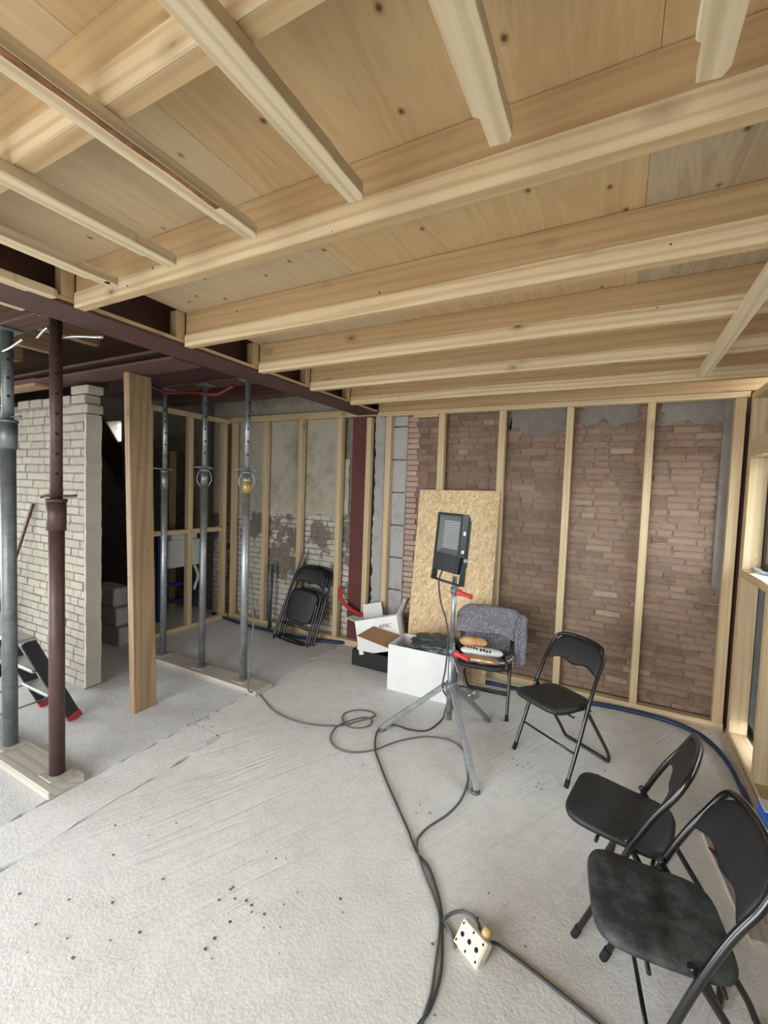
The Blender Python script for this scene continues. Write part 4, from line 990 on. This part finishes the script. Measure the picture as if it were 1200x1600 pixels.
# ---- step ladder at the left edge
lad = tag(empty('step_ladder', (-3.63, 1.5, 0)), 'black step ladder with red feet at the left edge', 'ladder')
def slat_between(name, a, b, w, t, mat, parent, side):
    a, b, side = V(a), V(b), V(side).normalized(); n = (b-a).cross(side).normalized()
    bm = bmesh.new(); prism(bm, [a+side*w/2+n*t/2, a-side*w/2+n*t/2, a-side*w/2-n*t/2, a+side*w/2-n*t/2], b-a); bevel(bm, .003); return build(name, bm, mat, parent)
for x in (-3.44, -3.84):
    r_ = slat_between('front_rail', (x, 1.735, .03), (x, 1.455, .66), .03, .085, M['ladder_black'], lad, (1, 0, 0))
    slat_between('foot', (x, 1.75, .0), (x, 1.728, .05), .036, .092, M['red_foot'], r_, (1, 0, 0))
    r_ = slat_between('rear_rail', (x, 0.98, .03), (x, 1.385, .65), .028, .05, M['ladder_black'], lad, (1, 0, 0))
    slat_between('foot', (x, 0.96, .0), (x, 0.992, .05), .034, .056, M['red_foot'], r_, (1, 0, 0))
for t in (.30, .63):
    y = 1.735-.28*t; z = .03+.63*t
    bm = bmesh.new(); box(bm, (-3.823, y-.075, z), (-3.457, y+.04, z+.022)); bevel(bm, .004); build('tread', bm, M['alu'], lad)
bm = bmesh.new(); box(bm, (-3.86, 1.37, .665), (-3.42, 1.50, .69)); bevel(bm, .006); build('platform', bm, M['alu'], lad)
bm = bmesh.new(); rod(bm, (-3.823, 1.62, .22), (-3.823, 1.12, .22), .007, 8); build('spreader_bar', bm, M['steel_rod'], lad)
bm = bmesh.new(); rod(bm, (-3.457, 1.62, .22), (-3.457, 1.12, .22), .007, 8); build('spreader_bar', bm, M['steel_rod'], lad)
# lath leaning on the pier and a blue tub behind the grey prop
bm = bmesh.new(); a, b = V((-5.25, 1.84, .0)), V((-4.66, 2.0, 1.53)); prism(bm, [a, a+V((.03, 0, 0)), a+V((.03, .02, 0)), a+V((0, .02, 0))], b-a); tag(build('leaning_lath', bm, DARKW['Z']), 'dark lath leaning on the white brick pier', 'lath')
bm = bmesh.new(); tube(bm, [(-5.55, 1.70, 0), (-5.55, 1.70, .03), (-5.55, 1.70, .75), (-5.55, 1.70, .78), (-5.55, 1.70, .775), (-5.55, 1.70, .06)], [.21, .22, .27, .285, .262, .21], 28); tag(build('tub', bm, plain('navy_plastic_tub', (46, 58, 84), .5, var=.1)), 'dark blue plastic tub at the far left edge', 'tub')

# ---- window side clutter
o = tag(board('sheet_of_paper', (0.835, 3.47, 1.283), (0.945, 3.80, 1.286), M['paper'], None, 0), 'white sheet of paper lying on the window sill', 'paper')
bm = bmesh.new(); tube(bm, catmull([(.93, 3.95, 1.296), (.88, 3.90, 1.30), (.865, 3.83, 1.315), (.90, 3.78, 1.30), (.94, 3.74, 1.296)], 5), .013, 8); tag(build('rolled_glove', bm, plain('grey_rag', (150, 152, 154), .9, var=.2, vs=30)), 'grey rolled rag on the window sill corner', 'rag')
bm = bmesh.new(); vs, _ = box(bm, (.735, 2.62, 0), (.825, 2.88, .24)); bevel(bm, .012, 2); tc_ = tag(build('tool_case', bm, M['blue_bright']), 'bright blue tool case by the window wall', 'case')
bm = bmesh.new(); box(bm, (.738, 2.76, .2405), (.80, 2.87, .246)); tag(build('label_sheet', bm, M['paper']), 'white sheet lying on the blue tool case', 'paper')
root = tag(empty('rubble_board', (0.56, 2.5, 0)), 'dusty board with a dark red stripe under the nearest chair', 'board')
for nm, z0, z1, mat in (('board_body', 0, .03, DUSTW['Y']),):
    bm = bmesh.new(); prism(bm, [V((.50, 2.78, z0)), V((.57, 2.74, z0)), V((.66, 2.20, z0)), V((.57, 2.18, z0))], (0, 0, z1)); build(nm, bm, mat, root)
bm = bmesh.new(); prism(bm, [V((.505, 2.66, .0305)), V((.585, 2.64, .0305)), V((.60, 2.42, .0305))], (0, 0, .004)); build('stripe', bm, plain('oxblood_paint', (94, 34, 36), .6, var=.1), root)
o = tag(board('tile_offcut', (.62, 1.95, 0), (.80, 2.15, .02), M['plaster_grey'], None, .004), 'grey tile offcut on the floor by the window wall', 'tile')

# ---- behind the left partition: toilet frame, boards, stacked blocks
wc = tag(empty('cistern_frame', (-5.05, 3.87, 0)), 'white concealed cistern on a blue steel frame behind the studs', 'cistern')
bm = bmesh.new(); box(bm, (-5.12, 3.62, .66), (-4.98, 4.10, 1.02)); bevel(bm, .02, 2); build('cistern', bm, M['white_c'], wc)
bm = bmesh.new(); box(bm, (-5.11, 3.66, 1.021), (-4.99, 4.06, 1.10)); bevel(bm, .01); build('cistern_lid', bm, M['white_c'], wc)
for y in (3.50, 4.19):
    bm = bmesh.new(); box(bm, (-5.03, y-.02, 0), (-4.99, y+.02, 1.12)); build('frame_post', bm, M['blue_paint'], wc)
for z in (.20, .42):
    bm = bmesh.new(); box(bm, (-5.03, 3.52, z), (-4.99, 4.17, z+.04)); build('frame_rail', bm, M['blue_paint'], wc)
bm = bmesh.new(); tube(bm, catmull([(-5.0, 3.88, .66), (-5.0, 3.88, .5), (-4.97, 3.9, .36), (-4.93, 3.92, .33)], 5), .045, 14); build('drain_bend', bm, M['black_pl'], wc)
bm = bmesh.new(); tube(bm, catmull([(-4.97, 4.0, .66), (-4.96, 4.05, .52), (-4.97, 4.02, .40), (-4.95, 3.98, .34)], 5), .02, 10); build('flush_pipe', bm, M['white_c'], wc)
for i, (y0, y1, x0, x1) in enumerate(((3.70, 3.80, -5.5, -5.25), (3.95, 4.05, -5.45, -5.2), (4.10, 4.18, -5.3, -5.12))):
    bm = bmesh.new(); prism(bm, [V((x0, y0, 0)), V((x0+.03, y0, 0)), V((x0+.03, y1, 0)), V((x0, y1, 0))], V((-.18+.1*i, .05, 2.2))); o = build('leaning_plank', bm, OLDW['Z'])
    tag(o, ['plank leaning in the dim toilet room, nearest the post', 'plank leaning in the dim toilet room, middle one', 'plank leaning in the dim toilet room, nearest the corner'][i], 'plank', 'planks in the toilet room')
bm = bmesh.new(); a = V((-7.62, 4.20, 2.98)); prism(bm, [V((-7.60, 4.23, 2.85)), V((-7.42, 4.23, 2.70)), V((-7.0, 4.23, 2.28)), V((-7.0, 4.23, 1.6)), V((-7.9, 4.23, 2.6))], (0, .02, 0)); tag(build('stair_stringer', bm, DARKW['X']), 'dark sloping stair board below the small bright window', 'board')
p0 = px(170, 1004, 0.0); k = 0
for lx, nm in ((0, 'lowest'), (1, 'middle'), (2, 'topmost')):
    o = tag(board('aerated_block', (p0.x-.30, p0.y-.02, .003+lx*.203), (p0.x+.22-.05*lx, p0.y+.18, .2+lx*.203), M['block'], None, .012), 'pale block in the dark passage, %s of the stack' % nm, 'block', 'blocks in the passage')
# small crumbs of mortar and dirt on the slab
bm = bmesh.new()
for cx, cy_, s, n in ((560, 1190, .06, 5), (430, 1400, .16, 16), (110, 1450, .16, 12), (820, 1195, .05, 5), (390, 1490, .12, 8), (665, 1270, .04, 3), (930, 1200, .06, 4), (300, 1130, .12, 12), (760, 1500, .12, 5), (700, 1540, .3, 12), (480, 1150, .1, 6), (230, 1300, .2, 8), (200, 1060, .12, 8), (330, 1160, .1, 12), (835, 1235, .04, 4)):
    c = px(cx, cy_)
    for i in range(n):
        p = c+V((random.gauss(0, s), random.gauss(0, s), 0)); r = random.uniform(.002, .0065)
        if p.x > .8: continue
        ret = bmesh.ops.create_icosphere(bm, subdivisions=1, radius=r)
        for v in ret['verts']: v.co = V((v.co.x*random.uniform(.8, 1.6), v.co.y*random.uniform(.8, 1.4), v.co.z*.5+r*.35))+p
o = build('floor_crumbs', bm, plain('mortar_crumbs', (104, 98, 90), .95, var=.4, vs=40)); tag(o, 'scattered crumbs of mortar and dirt on the concrete', 'debris'); o['kind'] = 'stuff'
